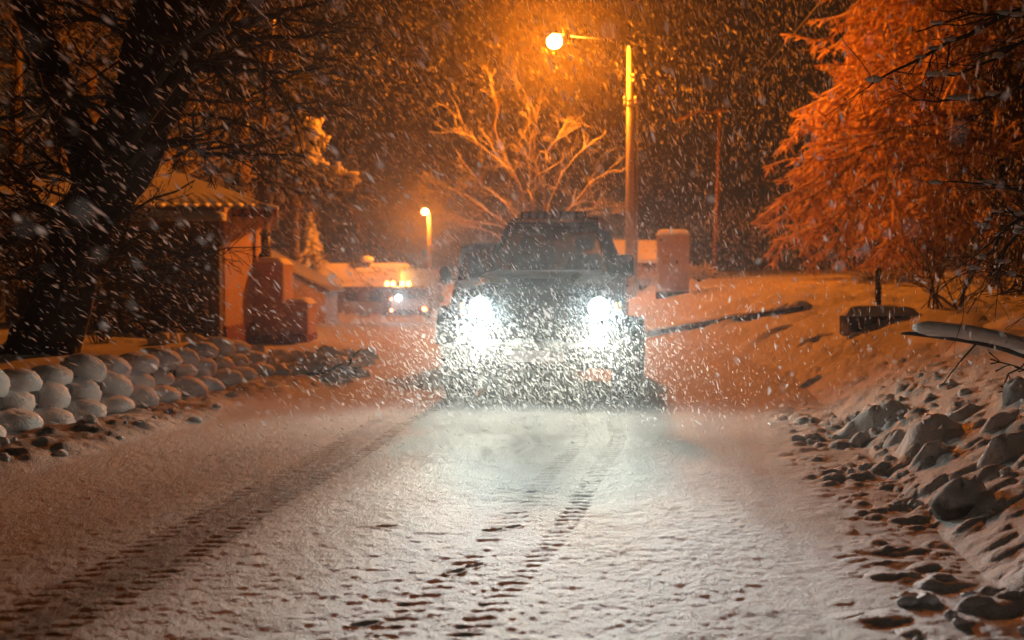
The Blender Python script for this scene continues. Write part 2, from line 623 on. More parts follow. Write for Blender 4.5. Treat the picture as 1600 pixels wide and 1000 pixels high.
# ------------------------------------------------------------------ the ground: one sheet out to the horizon
NXI, NYI = 1080, 640
t_in = np.linspace(-1, 1, NXI)
t_out = 1 + np.geomspace(.02, 1, 26) * 0
yr = 1 / np.linspace(1 / 3.2, 1 / 34, NYI)
y_far = np.geomspace(34, 300, 70)[1:]
y_back = np.linspace(-40, 3.0, 18)
ys = np.concatenate([y_back, yr, y_far])
half = .46 * np.clip(ys, 4.0, 400) + .35
outer = np.geomspace(.25, 300, 30)
cols = []
for hw in half:
    xin = t_in * hw
    e = hw + outer
    cols.append(np.concatenate([-e[::-1], xin, e]))
X = np.array(cols); Y = np.repeat(ys[:, None], X.shape[1], 1)
X = np.clip(X, -320, 320)
Z = np.empty_like(X)
Z[:] = height(X, Y)
ny, nx = X.shape
V = np.stack([X, Y, Z], -1).reshape(-1, 3)
i = np.arange(ny - 1)[:, None] * nx; k = np.arange(nx - 1)[None]
Q = np.stack([i + k, i + k + 1, i + nx + k + 1, i + nx + k], -1)
rr = np.interp(Y, RR_Y, RR_X); rl = np.interp(Y, RL_Y, RL_X)
s_ = X - rr; sl_ = rl - X
bare = np.zeros_like(X)
# slush worn thin in the left tyre track and on the left half of the road
u = X - np.interp(Y, TL[0], TL[1])
near_ = 1 - sst(7.5, 11, Y)
bare += .9 * np.exp(-((u + .10) / .22) ** 2) * (.4 + .6 * near_)
bare += .34 * np.exp(-((u + .75) / .55) ** 2) * near_
u = X - np.interp(Y, TR[0], TR[1])
pm_ = prints(X, Y)
bare += .42 * pm_[0] + .10 * pm_[1]
# dirt in the rubble and on the wall's slope
bare += .75 * sst(.02, .3, sl_) * (1 - sst(.9, 1.0, sl_)) * sst(.40, .58, fbm(X * 2.4, Y * 2.4, 3, 61)) * (1 - sst(17, 19, Y))
bare += .5 * sst(.90, .98, sl_) * (1 - sst(1.34, 1.42, sl_)) * (1 - sst(15.4, 16.4, Y)) * sst(3, 5, Y)
bare += .8 * sst(0, .4, sl_) * (1 - sst(2.4, 3.0, sl_)) * sst(15, 16.5, Y) * (1 - sst(20, 22, Y)) * sst(.5, .6, fbm(X * 3, Y * 2, 3, 62))
# leaf litter showing between the lumps on the right
bare += .08 * sst(.1, .5, s_) * (1 - sst(2.2, 3, s_)) * sst(.56, .68, fbm(X * 4, Y * 4, 3, 63)) * (1 - sst(17, 20, Y))
bare = np.clip(bare, 0, 1)


def ground_piece(name, mask):
    q = Q[mask].reshape(-1, 4)
    used = np.unique(q)
    remap = np.full(len(V), -1, np.int64); remap[used] = np.arange(len(used))
    me = mesh_np(name, V[used], [remap[q]], M['ground'], True)
    a = me.attributes.new('bare', 'FLOAT', 'POINT')
    a.data.foreach_set('value', bare.reshape(-1)[used].astype(np.float32))
    return tag(link(name, me), kind='structure')


cs = s_[:-1, :-1]; csl = sl_[:-1, :-1]
ground_piece('snowy_road', (cs <= 0) & (csl <= 0))
ground_piece('right_verge', cs > 0)
ground_piece('left_verge', (csl > 0) & (cs <= 0))


# ------------------------------------------------------------------ lamps
def point_light(name, loc, power, col, radius, parent=None):
    l = bpy.data.lights.new(name, 'POINT')
    l.energy = power; l.color = col; l.shadow_soft_size = radius
    if name == 'sodium_light':
        # a street luminaire throws most of its light out to the sides and little straight down
        l.use_nodes = True
        n_ = l.node_tree.nodes; k_ = l.node_tree.links
        tc = n_.new('ShaderNodeTexCoord'); sp = n_.new('ShaderNodeSeparateXYZ'); mr = n_.new('ShaderNodeValToRGB')
        k_.new(tc.outputs['Normal'], sp.inputs[0])
        ma = n_.new('ShaderNodeMath'); ma.operation = 'MULTIPLY_ADD'; ma.inputs[1].default_value = .5; ma.inputs[2].default_value = .5
        k_.new(sp.outputs['Z'], ma.inputs[0])
        k_.new(ma.outputs[0], mr.inputs['Fac'])
        e = mr.color_ramp.elements
        e[0].position = 0.0; e[0].color = (.10, .10, .10, 1)
        e[1].position = .36; e[1].color = (1, 1, 1, 1)
        for ps, vv in ((.10, .12), (.25, .42), (.47, 1.0), (.58, .45), (1.0, .3)):
            q_ = e.new(ps); q_.color = (vv, vv, vv, 1)
        k_.new(mr.outputs['Color'], n_['Emission'].inputs['Strength'])
    return link(name, l, parent, loc)


def spot_light(name, loc, rot, power, col, angle, blend, radius, parent=None):
    l = bpy.data.lights.new(name, 'SPOT')
    l.energy = power; l.color = col; l.shadow_soft_size = radius
    l.spot_size = math.radians(angle); l.spot_blend = blend
    if name == 'beam':
        # a reflector beam: brightest near its axis, with a weak wide skirt
        l.use_nodes = True
        n_ = l.node_tree.nodes; k_ = l.node_tree.links
        tc = n_.new('ShaderNodeTexCoord'); sp = n_.new('ShaderNodeSeparateXYZ'); mr = n_.new('ShaderNodeValToRGB')
        k_.new(tc.outputs['Normal'], sp.inputs[0])
        mn = n_.new('ShaderNodeMath'); mn.operation = 'MULTIPLY'; mn.inputs[1].default_value = -1
        ac = n_.new('ShaderNodeMath'); ac.operation = 'ARCCOSINE'
        dv = n_.new('ShaderNodeMath'); dv.operation = 'DIVIDE'; dv.inputs[1].default_value = PI / 2
        k_.new(sp.outputs['Z'], mn.inputs[0]); k_.new(mn.outputs[0], ac.inputs[0]); k_.new(ac.outputs[0], dv.inputs[0])
        k_.new(dv.outputs[0], mr.inputs['Fac'])
        mr.color_ramp.interpolation = 'EASE'
        e = mr.color_ramp.elements
        e[0].position = 0.0; e[0].color = (1, 1, 1, 1)
        e[1].position = 1.0; e[1].color = (.002, .002, .002, 1)
        for ps, vv in ((.05, .85), (.10, .32), (.17, .14), (.25, .12), (.4, .095), (.7, .012)) if col[2] < .9 else ((.045, .85), (.085, .27), (.13, .08), (.2, .025), (.4, .008), (.7, .002)):
            q_ = e.new(ps); q_.color = (vv, vv, vv, 1)
        # cut-off: little light goes up above the lamp's own height
        up = n_.new('ShaderNodeMapRange'); up.inputs['From Min'].default_value = -.30; up.inputs['From Max'].default_value = -.09
        up.inputs['To Min'].default_value = .07; up.inputs['To Max'].default_value = 1.0
        k_.new(sp.outputs['Y'], up.inputs['Value'])
        mu = n_.new('ShaderNodeMath'); mu.operation = 'MULTIPLY'
        k_.new(mr.outputs['Color'], mu.inputs[0]); k_.new(up.outputs[0], mu.inputs[1])
        dn = n_.new('ShaderNodeMapRange'); dn.inputs['From Min'].default_value = .16; dn.inputs['From Max'].default_value = .60
        dn.inputs['To Min'].default_value = 1.0; dn.inputs['To Max'].default_value = .10
        k_.new(sp.outputs['Y'], dn.inputs['Value'])
        m2_ = n_.new('ShaderNodeMath'); m2_.operation = 'MULTIPLY'
        k_.new(mu.outputs[0], m2_.inputs[0]); k_.new(dn.outputs[0], m2_.inputs[1])
        k_.new(m2_.outputs[0], n_['Emission'].inputs['Strength'])
    return link(name, l, parent, loc, rot)


def street_lamp(label, base, top, head_dx, head_dz, r, power, cat='street lamp', lit=True):
    x, y, z0 = base
    H = top - z0
    root = tag(empty('street_lamp', (x, y, z0)), label, cat, 'street lamps')
    mb = MB(); mb.tube([(0, 0, -.3), (0, 0, H * .5), (0, 0, H)], [r, r * .85, r * .62], 12)
    pole = mb.build('pole', M['pole'], root, True)
    b = MB(); b.lathe([(r * 1.5, -.1), (r * 1.5, .25), (r * 1.05, .3)], 14); b.build('base_collar', M['metal'], root, True)
    arm = MB()
    arm.tube([(0, 0, H - .05), (head_dx * .25, 0, H + head_dz * .6), (head_dx * .75, 0, H + head_dz)], [.028, .02, .016], 8)
    arm.build('arm', M['dark'], root, True)
    hd = MB()
    sgn = 1 if head_dx > 0 else -1
    hd.box((head_dx * .9, 0, H + head_dz + .04), (.34, .16, .07), .03)
    hd.build('lamp_head', M['dark'], root, True)
    if lit:
        le = MB(); le.blob((head_dx * .95, 0, H + head_dz - .15), (.20, .20, .19), 1, 16, 10, 0)
        lens = le.build('lens', M['bulb'], root, True)
        point_light('sodium_light', (head_dx * .95, 0, H + head_dz - .34), power, SODIUM, .40, root)
    return root, H


# main lamp: pole at px 980, head at px 860,60
LY = 34.0
pb = P(984, 392, LY); pt = P(977, 72, LY); lh = P(860, 62, LY)
zb = gz(pb[0], LY)
root, Hm = street_lamp('tall lit street lamp behind the front off-roader, biggest glow in the night sky',
                       (pb[0], LY, zb), pt[2], lh[0] - pb[0], lh[2] - pt[2] + .1, .13, P_LAMP)
g = MB()
for q, (zz, sx) in enumerate(((P(0, 158, LY)[2], 1), (P(0, 166, LY)[2], 1))):
    g.box((.0, -.10, zz - zb), (.36, .04, .05), .01)
    g.lathe([(.03, 0), (.05, .03), (.05, .09), (.03, .12)], 8, 'z', (.14, -.12, zz - zb))
    g.lathe([(.03, 0), (.05, .03), (.05, .09), (.03, .12)], 8, 'z', (-.14, -.12, zz - zb))
g.build('insulator_bracket', M['metal'], root, True)
g = MB(); g.cyl((.17, 0, .2), (.17, 0, Hm * .8), .045, 8); g.build('cable_conduit', M['metal'], root, True)
g = MB()
for zz in (P(0, 118, LY)[2], P(0, 126, LY)[2]):
    g.blob((.09, -.06, zz - zb), (.07, .07, .06), 5, 8, 6)
g.build('junction_clip', M['metal'], root, True)

# far lamp
FY = 80.0
pf = P(666, 330, FY); fb = -1.25
street_lamp('small distant lit street lamp glowing left of the two off-roaders', (pf[0] + .2, FY, gz(pf[0], FY)), pf[2], -.3, .12, .17, P_LAMP_FAR)

# unlit lamp post on the right
UY = 45.0
ub = P(1115, 445, UY); ut = P(1124, 178, UY); ue = P(1056, 190, UY)
uz = gz(ub[0], UY)
ru = tag(empty('utility_pole', (ub[0], UY, uz)), 'thin unlit reddish pole with a short arm, right of the electrical cabinet', 'pole')
g = MB(); g.tube([(0, 0, -.2), (.1, 0, (ut[2] - uz) * .5), (ut[0] - ub[0], 0, ut[2] - uz)], [.09, .075, .06], 10)
g.build('post', M['rust'], ru, True)
g = MB(); dx = ut[0] - ub[0]; H = ut[2] - uz
g.tube([(dx, 0, H), (dx - .7, 0, H + .12), (ue[0] - ub[0], 0, ue[2] - uz)], [.05, .045, .06], 8)
g.build('arm', M['rust'], ru, True)
g = MB(); g.box((dx + .05, 0, H + .10), (.40, .2, .12), .04); g.build('lamp_head', M['rust'], ru, True)
# the wire that comes in from the upper right to the pole
w0 = np.array([ut[0], UY, ut[2] + .12]); w1 = P(1420, -175, 22)
tt = np.linspace(0, 1, 24)[:, None]
wp = w0 + (w1 - w0) * tt; wp[:, 2] -= (.9 * 4 * tt * (1 - tt))[:, 0] * .3
g = MB(); g.tube(wp, .016, 5)
tag(g.build('overhead_wire', M['dark'], None, True), 'single snow dusted wire rising to the upper right from the thin reddish pole', 'wire')


# ------------------------------------------------------------------ small buildings on the left
hut = tag(empty('utility_hut', (-5.0, 24.0, 0.0)), 'low pink plastered hut with a snowy tiled roof and icicles, left of the road', 'hut')


def hb(name, mat, fn, smooth=False, parent=None):
    mb = MB(); fn(mb)
    o = mb.build(name, mat, None, smooth)
    pr = parent or hut
    base = np.array(pr.matrix_world.translation) if pr.parent is None else np.zeros(3)
    o.parent = pr
    o.location = tuple(-np.array((-5.0, 24.0, 0.0))) if pr is hut else (0, 0, 0)
    return o


hb('wall', M['pink'], lambda m: m.box((-6.9, 24.2, 1.15), (3.8, 3.8, 2.6), .01))
hb('wall_base', M['skirt'], lambda m: m.box((-6.9, 24.2, .03), (3.86, 3.86, .66), .01))
gar = hb('garage_front', M['garage'], lambda m: m.box((-6.75, 22.12, 1.08), (3.46, .30, 2.3), .01))
hb('garage_door', M['timber'], lambda m: m.box((-5.75, 21.95, .95), (.9, .05, 1.9), .01))
door_frames = hb('garage_door_frame', M['garage'], lambda m: (m.box((-6.24, 21.96, 1.0), (.07, .08, 2.0), .01), m.box((-5.26, 21.96, 1.0), (.07, .08, 2.0), .01)))


def capf(x0, x1, y0, y1, z, t, seed=0, over=.06):
    """a soft pillow of snow on a flat top"""
    def f(m):
        nx_, ny_ = max(6, int((x1 - x0) / .07)), max(5, int((y1 - y0) / .1))
        u = np.linspace(-1, 1, nx_); v = np.linspace(-1, 1, ny_)
        U, Vv = np.meshgrid(u, v)
        e = (1 - np.abs(U) ** max(6, (x1 - x0) * 8)) * (1 - np.abs(Vv) ** max(6, (y1 - y0) * 8))
        xx = (x0 + x1) / 2 + U * ((x1 - x0) / 2 + over); yy = (y0 + y1) / 2 + Vv * ((y1 - y0) / 2 + over)
        zt = z + t * np.sqrt(np.clip(e, 0, 1)) * (.85 + .3 * fbm(xx * 3 + seed, yy * 3, 3, seed)) - .02 * (1 - e) * 1.5
        top = np.stack([xx, yy, zt], -1).reshape(-1, 3)
        bot = np.stack([xx, yy, np.full_like(xx, z - .035)], -1).reshape(-1, 3)
        n = nx_ * ny_
        i = np.arange(ny_ - 1)[:, None] * nx_; k = np.arange(nx_ - 1)[None]
        q = np.stack([i + k, i + k + 1, i + nx_ + k + 1, i + nx_ + k], -1).reshape(-1, 4)
        b_ = []
        ed = [(k_, k_ + 1) for k_ in range(nx_ - 1)] + [((ny_ - 1) * nx_ + k_ + 1, (ny_ - 1) * nx_ + k_) for k_ in range(nx_ - 1)]
        ed += [((k_ + 1) * nx_, k_ * nx_) for k_ in range(ny_ - 1)] + [(k_ * nx_ + nx_ - 1, (k_ + 1) * nx_ + nx_ - 1) for k_ in range(ny_ - 1)]
        for a, c in ed:
            b_.append([a + n, c + n, c, a])
        m.add(np.concatenate([top, bot]), [q, q[:, ::-1] + n, np.array(b_)])
    return f


hb('garage_snow', M['snow'], capf(-8.5, -4.98, 21.93, 22.5, 2.23, .14, 4, .05), True)
# hipped tile roof
EH, RH = 2.42, 3.58
ex0, ex1, ey0, ey1 = -11.2, -4.28, 22.9, 30.0
rx0, rx1, ry = -8.6, -7.6, 27.5
hb('roof', M['tile'], lambda m: m.add([(ex0, ey0, EH), (ex1, ey0, EH), (-5.7, ey1, EH), (ex0, ey1, EH), (rx0, ry, RH), (rx1, ry, RH)],
                                      [np.array([[0, 1, 5, 4], [2, 3, 4, 5]]), np.array([[1, 2, 5], [3, 0, 4]]), np.array([[3, 2, 1, 0]])]))


def roof_snow(m):
    def face(a, b, c, d):
        a, b, c, d = map(np.array, (a, b, c, d))
        L = np.linalg.norm(b - a); nu = max(8, int(L / .045)); nv = 26
        u = np.linspace(0, 1, nu)[None, :, None]; v = np.linspace(0, 1, nv)[:, None, None]
        Pq = (a + (b - a) * u) * (1 - v) + (d + (c - d) * u) * v
        t = .085 * np.sin(np.clip(v * 6, 0, PI / 2)) * (1 + .2 * np.sin(Pq[..., :1] * 2))
        rip = .006 * np.sin(u * L / .20 * 2 * PI) * (1 - v) ** 3
        hump = .10 * np.sin(v * PI)
        Pq = Pq + np.array([0, 0, 1]) * (t + rip + .03 - hump * .6)
        i = np.arange(nv - 1)[:, None] * nu; k = np.arange(nu - 1)[None]
        q = np.stack([i + k, i + k + 1, i + nu + k + 1, i + nu + k], -1).reshape(-1, 4)
        m.add(Pq.reshape(-1, 3), [q])
    z = EH
    face((ex0, ey0 - .03, z), (ex1 + .03, ey0 - .03, z), (rx1, ry, RH), (rx0, ry, RH))
    face((ex1 + .03, ey0 - .03, z), (-5.67, ey1, z), (rx1, ry, RH), (rx1, ry - .001, RH))
    face((-5.7, ey1, z), (ex0, ey1, z), (rx0, ry, RH), (rx1, ry, RH))


hb('roof_snow', M['snow'], roof_snow, True)
hb('eave_board', M['timber'], lambda m: (m.box(((ex0 + ex1) / 2, ey0 + .05, EH - .06), (ex1 - ex0 - .06, .05, .10))))
tm = MB()
th = np.linspace(0, PI, 6)
for r_, rev in ((.085, 0), (.06, 1)):
    pass
tm.tube([(0, -.09, -.01), (0, .25, .07)], [.085, .08], 8)
tile_me = tm.mesh('roof_tile', M['tile'], True)
nt_ = int((ex1 - ex0) / .2)
for q in range(nt_):
    link('roof_tile', tile_me, hut, (ex0 + .1 + q * .2 + 5.0, ey0 + .02 - 24.0, EH + .0))
for q in range(35):
    link('roof_tile', tile_me, hut, (ex1 - .02 - .2 * q * .2 + 5.0, ey0 + .12 + q * .2 - 24.0, EH + .0), (0, 0, PI / 2))
for q in range(13):
    L = R.uniform(.10, .42) if q > 1 else .3
    m = MB(); m.tube([(0, 0, 0), (.004, 0, -L * .5), (0, 0, -L)], [.024, .015, .003], 6)
    px = 372 + q * 5 + R.uniform(-1.5, 1.5) if q < 12 else 434
    link('icicle', m.mesh('icicle', M['ice'], True), hut, ((px - 800) / 2000 * 22.88 + 5.0, -1.12, EH - .05))
hb('annex_block', M['pink'], lambda m: m.box((-4.72, 25.3, .72), (.60, 1.2, 1.56), .03))
hb('annex_block', M['pink'], lambda m: m.box((-4.20, 25.3, .33), (.50, 1.1, .80), .03))
hb('annex_base', M['skirt'], lambda m: m.box((-4.52, 25.25, -.14), (1.16, 1.3, .52), .02))
hb('annex_snow', M['snow'], capf(-5.02, -4.44, 24.75, 25.85, 1.50, .11, 8, .03), True)
hb('annex_snow', M['snow'], capf(-4.44, -3.96, 24.8, 25.8, .73, .09, 12, .03), True)
hb('chimney_pipe', M['dark'], lambda m: m.tube([(-4.86, 25.1, 1.5), (-4.86, 25.1, 1.66), (-4.83, 25.1, 1.7), (-4.83, 25.1, 2.05)], [.13, .10, .085, .09], 12), True)
hb('chimney_cowl', M['dark'], lambda m: m.lathe([(.05, 2.03), (.11, 2.05), (.12, 2.10), (.06, 2.16)], 12, 'z', (-4.83, 25.1, 0)), True)
hb('chimney_snow', M['snow'], lambda m: m.blob((-4.83, 25.1, 2.2), (.10, .10, .10), 5, 10, 7), True)


def gable_house(label, cat, loc, rz, wx, wy, hw_, hr, wallm, chim=None, wins=()):
    r0 = tag(empty('small_house', loc, rz), label, cat)
    m = MB()
    x, y = wx / 2, wy / 2
    m.prism([(-y, -.4), (y, -.4), (y, hw_), (0, hw_ + hr), (-y, hw_)], 'x', -x, x)
    m.build('wall', wallm, r0)
    o = .28
    for sg in (-1, 1):
        m = MB()
        sl = hr / y
        a = [(0, hw_ + hr + .03), (sg * (y + o), hw_ - sl * o + .03), (sg * (y + o), hw_ - sl * o + .09), (0, hw_ + hr + .09)]
        m.prism(a if sg < 0 else a[::-1], 'x', -x - o, x + o)
        rf = m.build('roof', M['timber'], r0)
        m = MB()
        nu, nv = 30, 10
        u = np.linspace(-1, 1, nu)[None, :]; v = np.linspace(0, 1, nv)[:, None]
        th_ = .17 * np.sqrt(np.clip(1 - np.abs(u) ** 14, 0, 1)) * np.sqrt(np.clip(1 - v ** 10, 0, 1)) + 0 * v
        yy = sg * v * (y + o + .03) + 0 * u
        zz = hw_ + hr + .10 - sl * v * (y + o + .03) + th_ + .03 * fbm((u * x + 50) * 1.2, v * 3 + 9 + 0 * u, 2, 5)
        Vv = np.stack([u * (x + o + .03) + 0 * v, yy, zz], -1).reshape(-1, 3)
        lo = Vv.copy(); lo[:, 2] = (hw_ + hr + .092 - sl * np.abs(lo[:, 1]))
        i = np.arange(nv - 1)[:, None] * nu; k = np.arange(nu - 1)[None]
        q = np.stack([i + k, i + k + 1, i + nu + k + 1, i + nu + k], -1).reshape(-1, 4)
        n = nu * nv
        ed = [((nv - 1) * nu + k_, (nv - 1) * nu + k_ + 1) for k_ in range(nu - 1)]
        ed += [(k_ * nu, (k_ + 1) * nu) for k_ in range(nv - 1)] + [(k_ * nu + nu - 1, (k_ + 1) * nu + nu - 1) for k_ in range(nv - 1)]
        if sg > 0: q = q[:, ::-1] * 1
        m.add(np.concatenate([Vv, lo]), [q[:, ::-1], q + n, np.array([[a_, b_, b_ + n, a_ + n] for a_, b_ in ed])])
        m.build('roof_snow', M['snow'], r0, True)
    if chim:
        cx, cy_, ch = chim
        m = MB(); m.box((cx, cy_, hw_ + hr * .8 + ch / 2), (.5, .45, ch + hr * .3), .02); m.build('chimney', M['concrete'], r0)
        m = MB(); m.blob((cx, cy_, hw_ + hr * .95 + ch * 1.02), (.48, .42, .24), 3, 12, 7, .1); m.build('chimney_snow', M['snow'], r0, True)
    for (wxp, wz, ww, wh, side) in wins:
        m = MB(); yy = -y - .02
        m.box((wxp, yy, wz), (ww, .06, wh), .01)
        fr = m.build('window', M['timber'], r0)
        m = MB(); m.box((wxp, yy - .035, wz), (ww * .82, .02, wh * .82)); m.build('pane', M['glass'], fr)
    return r0


hbx = P(556, 490, 80)
gable_house('low brown house with a thick yellow-lit snow roof and chimney, far beyond the road', 'house',
            (hbx[0] + .4, 82, -1.25), math.radians(-16), 5.4, 4.6, 1.85, 1.15, M['house'], (.2, -.3, .55),
            ((-1.5, 1.0, .8, .8, 0), (.0, 1.0, .8, .8, 0), (1.6, .85, .7, 1.5, 0)))
gable_house('small outbuilding with a steep yellow snow edge, half hidden behind the pink hut', 'outbuilding',
            (-10.2, 51, -.85), math.radians(90), 3.5, 6.0, 1.55, 1.5, M['housel'], None, ())
gable_house('small shed whose lit snow roof peeps out between windscreen and lamp pole', 'shed',
            (3.95, 46, .75), math.radians(4), 2.2, 2.0, 1.0, .5, M['house'], None, ())
m = MB(); a0 = P(528, 492, 72); a1 = P(600, 492, 72)
m.box(((a0[0] + a1[0]) / 2, 72, -1.1 + .42), (a1[0] - a0[0], .3, .9), .03)
gw = m.build('garden_wall', M['housel'])
tag(gw, 'short cream garden wall in front of the low brown house', 'wall')
# ploughed bank across the side road
m = MB()
b0 = P(465, 505, 56); b1 = P(660, 505, 56)
for q in range(26):
    f = q / 25
    m.blob((b0[0] + (b1[0] - b0[0]) * f, 56 + R.uniform(-.2, .2), gz(b0[0], 56) + .04), (R.uniform(.2, .34), .4, R.uniform(.22, .4)), q, 9, 7, .3)
tag(m.build('ploughed_snow_bank', M['snow'], None, True), kind='structure')

# van with its work lights on
vx, vy = P(645, 490, 63)[0], 63
vz = gz(vx, vy)
van = tag(empty('service_van', (vx, vy, vz), math.radians(4)), 'dark service van with amber beacons and a white work light, far left of the off-roaders', 'van')
m = MB(); m.box((.35, 1.6, 1.55), (2.0, 3.2, 2.1), .08); m.build('cargo_box', M['van'], van)
m = MB(); m.box((-.15, -.2, 1.05), (2.1, 1.3, 1.3), .12, taper=.9); m.build('cab', M['van'], van)
m = MB(); m.box((-.15, -.84, 1.35), (1.6, .05, .5), .02, rx=-.12); m.build('windscreen', M['glass'], van)
for sx in (-1.0, .75):
    m = MB(); m.lathe([(.2, -.12), (.36, -.1), (.38, 0), (.36, .1), (.2, .12)], 16, 'x', (sx, .1, .36)); m.build('wheel', M['rubber'], van)
for sx in (-1.25, -.95, -.5, -.2):
    m = MB(); m.lathe([(.08, 1.72), (.10, 1.76), (.09, 1.9), (.04, 1.95)], 10, 'z', (sx, -.35, 0)); m.build('beacon', M['amber'], van, True)
m = MB(); m.blob((-.68, -.92, 1.15), (.13, .05, .13), 0, 10, 7, 0); m.build('work_light', M['white'], van, True)
for sx, sz, r_ in ((-1.02, .52, .08), (.58, .58, .12), (-1.04, 1.08, .05)):
    m = MB(); m.blob((sx, -.93, sz), (r_, .04, r_), 0, 10, 7, 0); m.build('marker_lamp', M['red'], van, True)
m = MB(); m.box((-.15, -.9, .42), (2.1, .12, .26), .04); m.build('bumper', M['dark'], van)
spot_light('van_light', (-.68, -1.1, 1.15), (-math.radians(76), 0, math.radians(-12)), 1500, (.75, .9, 1.0), 120, .8, .1, van)
point_light('amber_light', (-.7, -.6, 2.15), 120, (1, .45, .06), .1, van)


# ------------------------------------------------------------------ the two off-roaders
def offroader(label, loc, rz, p, lit):
    r = tag(empty('off_road_car', loc, rz), label, 'car', 'off-roaders facing the camera')
    paint = p['paint']; hw = p['hw']; rw = p['rw']; bw = p['bw']; rz_ = p['roof']; hz = p['hood']; wy = p['wy']; tw = p['tw']; tr = p['tr']
    L = p['L']
    # tub
    m = MB(); m.box((0, (wy + L) / 2, (hz + .52) / 2 + .02), (hw * 2, L - wy, hz - .52), .05); m.build('body', paint, r)
    m = MB()
    m.hull8([(-hw * .93, .10, .58), (hw * .93, .10, .58), (hw * .96, wy + .01, .58), (-hw * .96, wy + .01, .58),
             (-hw * .84, .16, hz - .10), (hw * .84, .16, hz - .10), (hw * .93, wy + .01, hz - .01), (-hw * .93, wy + .01, hz - .01)])
    m.build('engine_bay', paint, r)
    # bonnet with a raised centre
    m = MB()
    sec = [(-hw * .86, 0), (-hw * .80, .035), (-hw * .45, .04), (-hw * .40, .085), (hw * .40, .085), (hw * .45, .04), (hw * .80, .035), (hw * .86, 0)]
    rings = []
    for t, zz, k in ((.12, hz - .16, .93), (.16, hz - .115, .97), (.45, hz - .08, .99), (wy, hz - .03, 1.06)):
        rings.append([(x * k, t, zz + z * (1 if t > .13 else .5)) for x, z in sec])
    Vv = np.array(rings).reshape(-1, 3); n = len(sec)
    q = [[a * n + b, a * n + b + 1, (a + 1) * n + b + 1, (a + 1) * n + b] for a in range(3) for b in range(n - 1)]
    m.add(Vv, [np.array(q), np.array([[3 * n + b for b in range(n)]]), np.array([[b for b in range(n)][::-1]])])
    bn = m.build('bonnet', paint, r)
    m = MB(); m.box((0, wy - .10, hz + .035), (hw * 1.5, .16, .05), .02); m.build('cowl_snow', M['snow'], r, True)
    m = MB(); m.blob((-hw * .5, .75, hz + .005), (hw * .34, .32, .045), 4, 14, 7, .2); m.build('bonnet_snow', M['powder'], r, True)
    # grille
    m = MB(); m.box((0, .085, .88), (hw * 1.04, .05, .44), .02); gr = m.build('grille', M['dark'], r)
    sm = MB(); sm.box((0, 0, 0), (.035, .05, .36), .012); sme = sm.mesh('grille_slat', paint)
    for q_ in range(7):
        link('grille_slat', sme, gr, ((q_ - 3) * hw * .13, .05, .88))
    # lamps
    for sx in (-1, 1):
        x = sx * p['hx']
        for nm, zz, rr_, mt in (('headlight', p['hlz'], .115, 'lens'), ('driving_lamp', p['flz'], .085, 'lens')):
            m = MB(); m.lathe([(rr_ * .7, .10), (rr_, .06), (rr_ * 1.12, -.02), (rr_ * 1.0, -.035)], 20, 'y', (x, .06, zz))
            hl = m.build(nm, M['chrome'], r, True)
            m = MB(); m.blob((x, .02, zz), (rr_ * .93, .035, rr_ * .93), 0, 16, 9, 0)
            m.build('lens', M[mt] if lit else M['lens_off'], hl, True)
            if lit:
                if nm == 'headlight':
                    spot_light('beam', (x, -.05, zz), (-math.radians(87), 0, math.radians(8)), P_HEAD, COOL, 160, .3, .09, r)
                else:
                    spot_light('beam', (x, -.05, zz), (-math.radians(88.3), 0, math.radians(5)), P_FOG, WARM, 160, .3, .07, r)
        # turn signal
        m = MB(); m.box((sx * hw * 1.02, .04, .98), (.07, .05, .10), .02); m.build('turn_signal', M['sticker_y'], r)
        # wings / flares
        m = MB()
        arc = [(-.10, .40), (-.08, .62), (.06, .80), (.25, .88), (.62, .88), (.82, .78), (.93, .55)]
        Vv = []
        for (ay, az) in arc:
            for (ix, dz) in ((hw * .80, 0), (bw, -.01), (bw + .005, -.05), (hw * .80, -.04)):
                Vv.append((sx * ix, ay, az + dz))
        n = len(arc); q = []
        for a in range(n - 1):
            for b in range(4):
                c = (b + 1) % 4
                f = [a * 4 + b, a * 4 + c, (a + 1) * 4 + c, (a + 1) * 4 + b]
                q.append(f if sx > 0 else f[::-1])
        m.add(Vv, [np.array(q), np.array([[0, 1, 2, 3], [4 * n - 1, 4 * n - 2, 4 * n - 3, 4 * n - 4]])])
        m.build('wheel_arch', M['dark'], r)
        # wheels
        for yy in (.42, L - .62):
            m = MB()
            m.lathe([(tr * .56, -tw / 2), (tr * .82, -tw / 2 - .005), (tr * .97, -tw * .42), (tr, -tw * .3), (tr, tw * .3), (tr * .97, tw * .42), (tr * .82, tw / 2 + .005), (tr * .56, tw / 2)], 32, 'x', (sx * p['wx'], yy, tr))
            for k in range(26):
                a = k / 26 * 2 * PI
                for ox in (-.32, 0, .32):
                    a2 = a + (.12 if ox == 0 else 0)
                    cx, cz = math.cos(a2) * tr, math.sin(a2) * tr
                    t_ = np.array([-math.sin(a2), math.cos(a2)]) * .028
                    nrm = np.array([math.cos(a2), math.sin(a2)])
                    x0 = sx * p['wx'] + ox * tw; hwx = tw * .14
                    Vv = []
                    for rr_ in (-.01, .014):
                        for sgn, xx in ((-1, -1), (-1, 1), (1, 1), (1, -1)):
                            Vv.append((x0 + xx * hwx, yy + cx + nrm[0] * rr_ + t_[0] * sgn, tr + cz + nrm[1] * rr_ + t_[1] * sgn))
                    m.hull8(Vv)
            whl = m.build('wheel', M['rubber'], r)
            m = MB(); m.lathe([(tr * .57, -tw * .4), (tr * .50, -tw * .42), (tr * .46, -tw * .1), (tr * .16, -tw * .05), (tr * .14, tw * .05), (tr * .46, tw * .1), (tr * .5, tw * .42), (tr * .57, tw * .4)], 24, 'x', (sx * p['wx'], yy, tr))
            m.build('rim', M['rim'], whl, True)
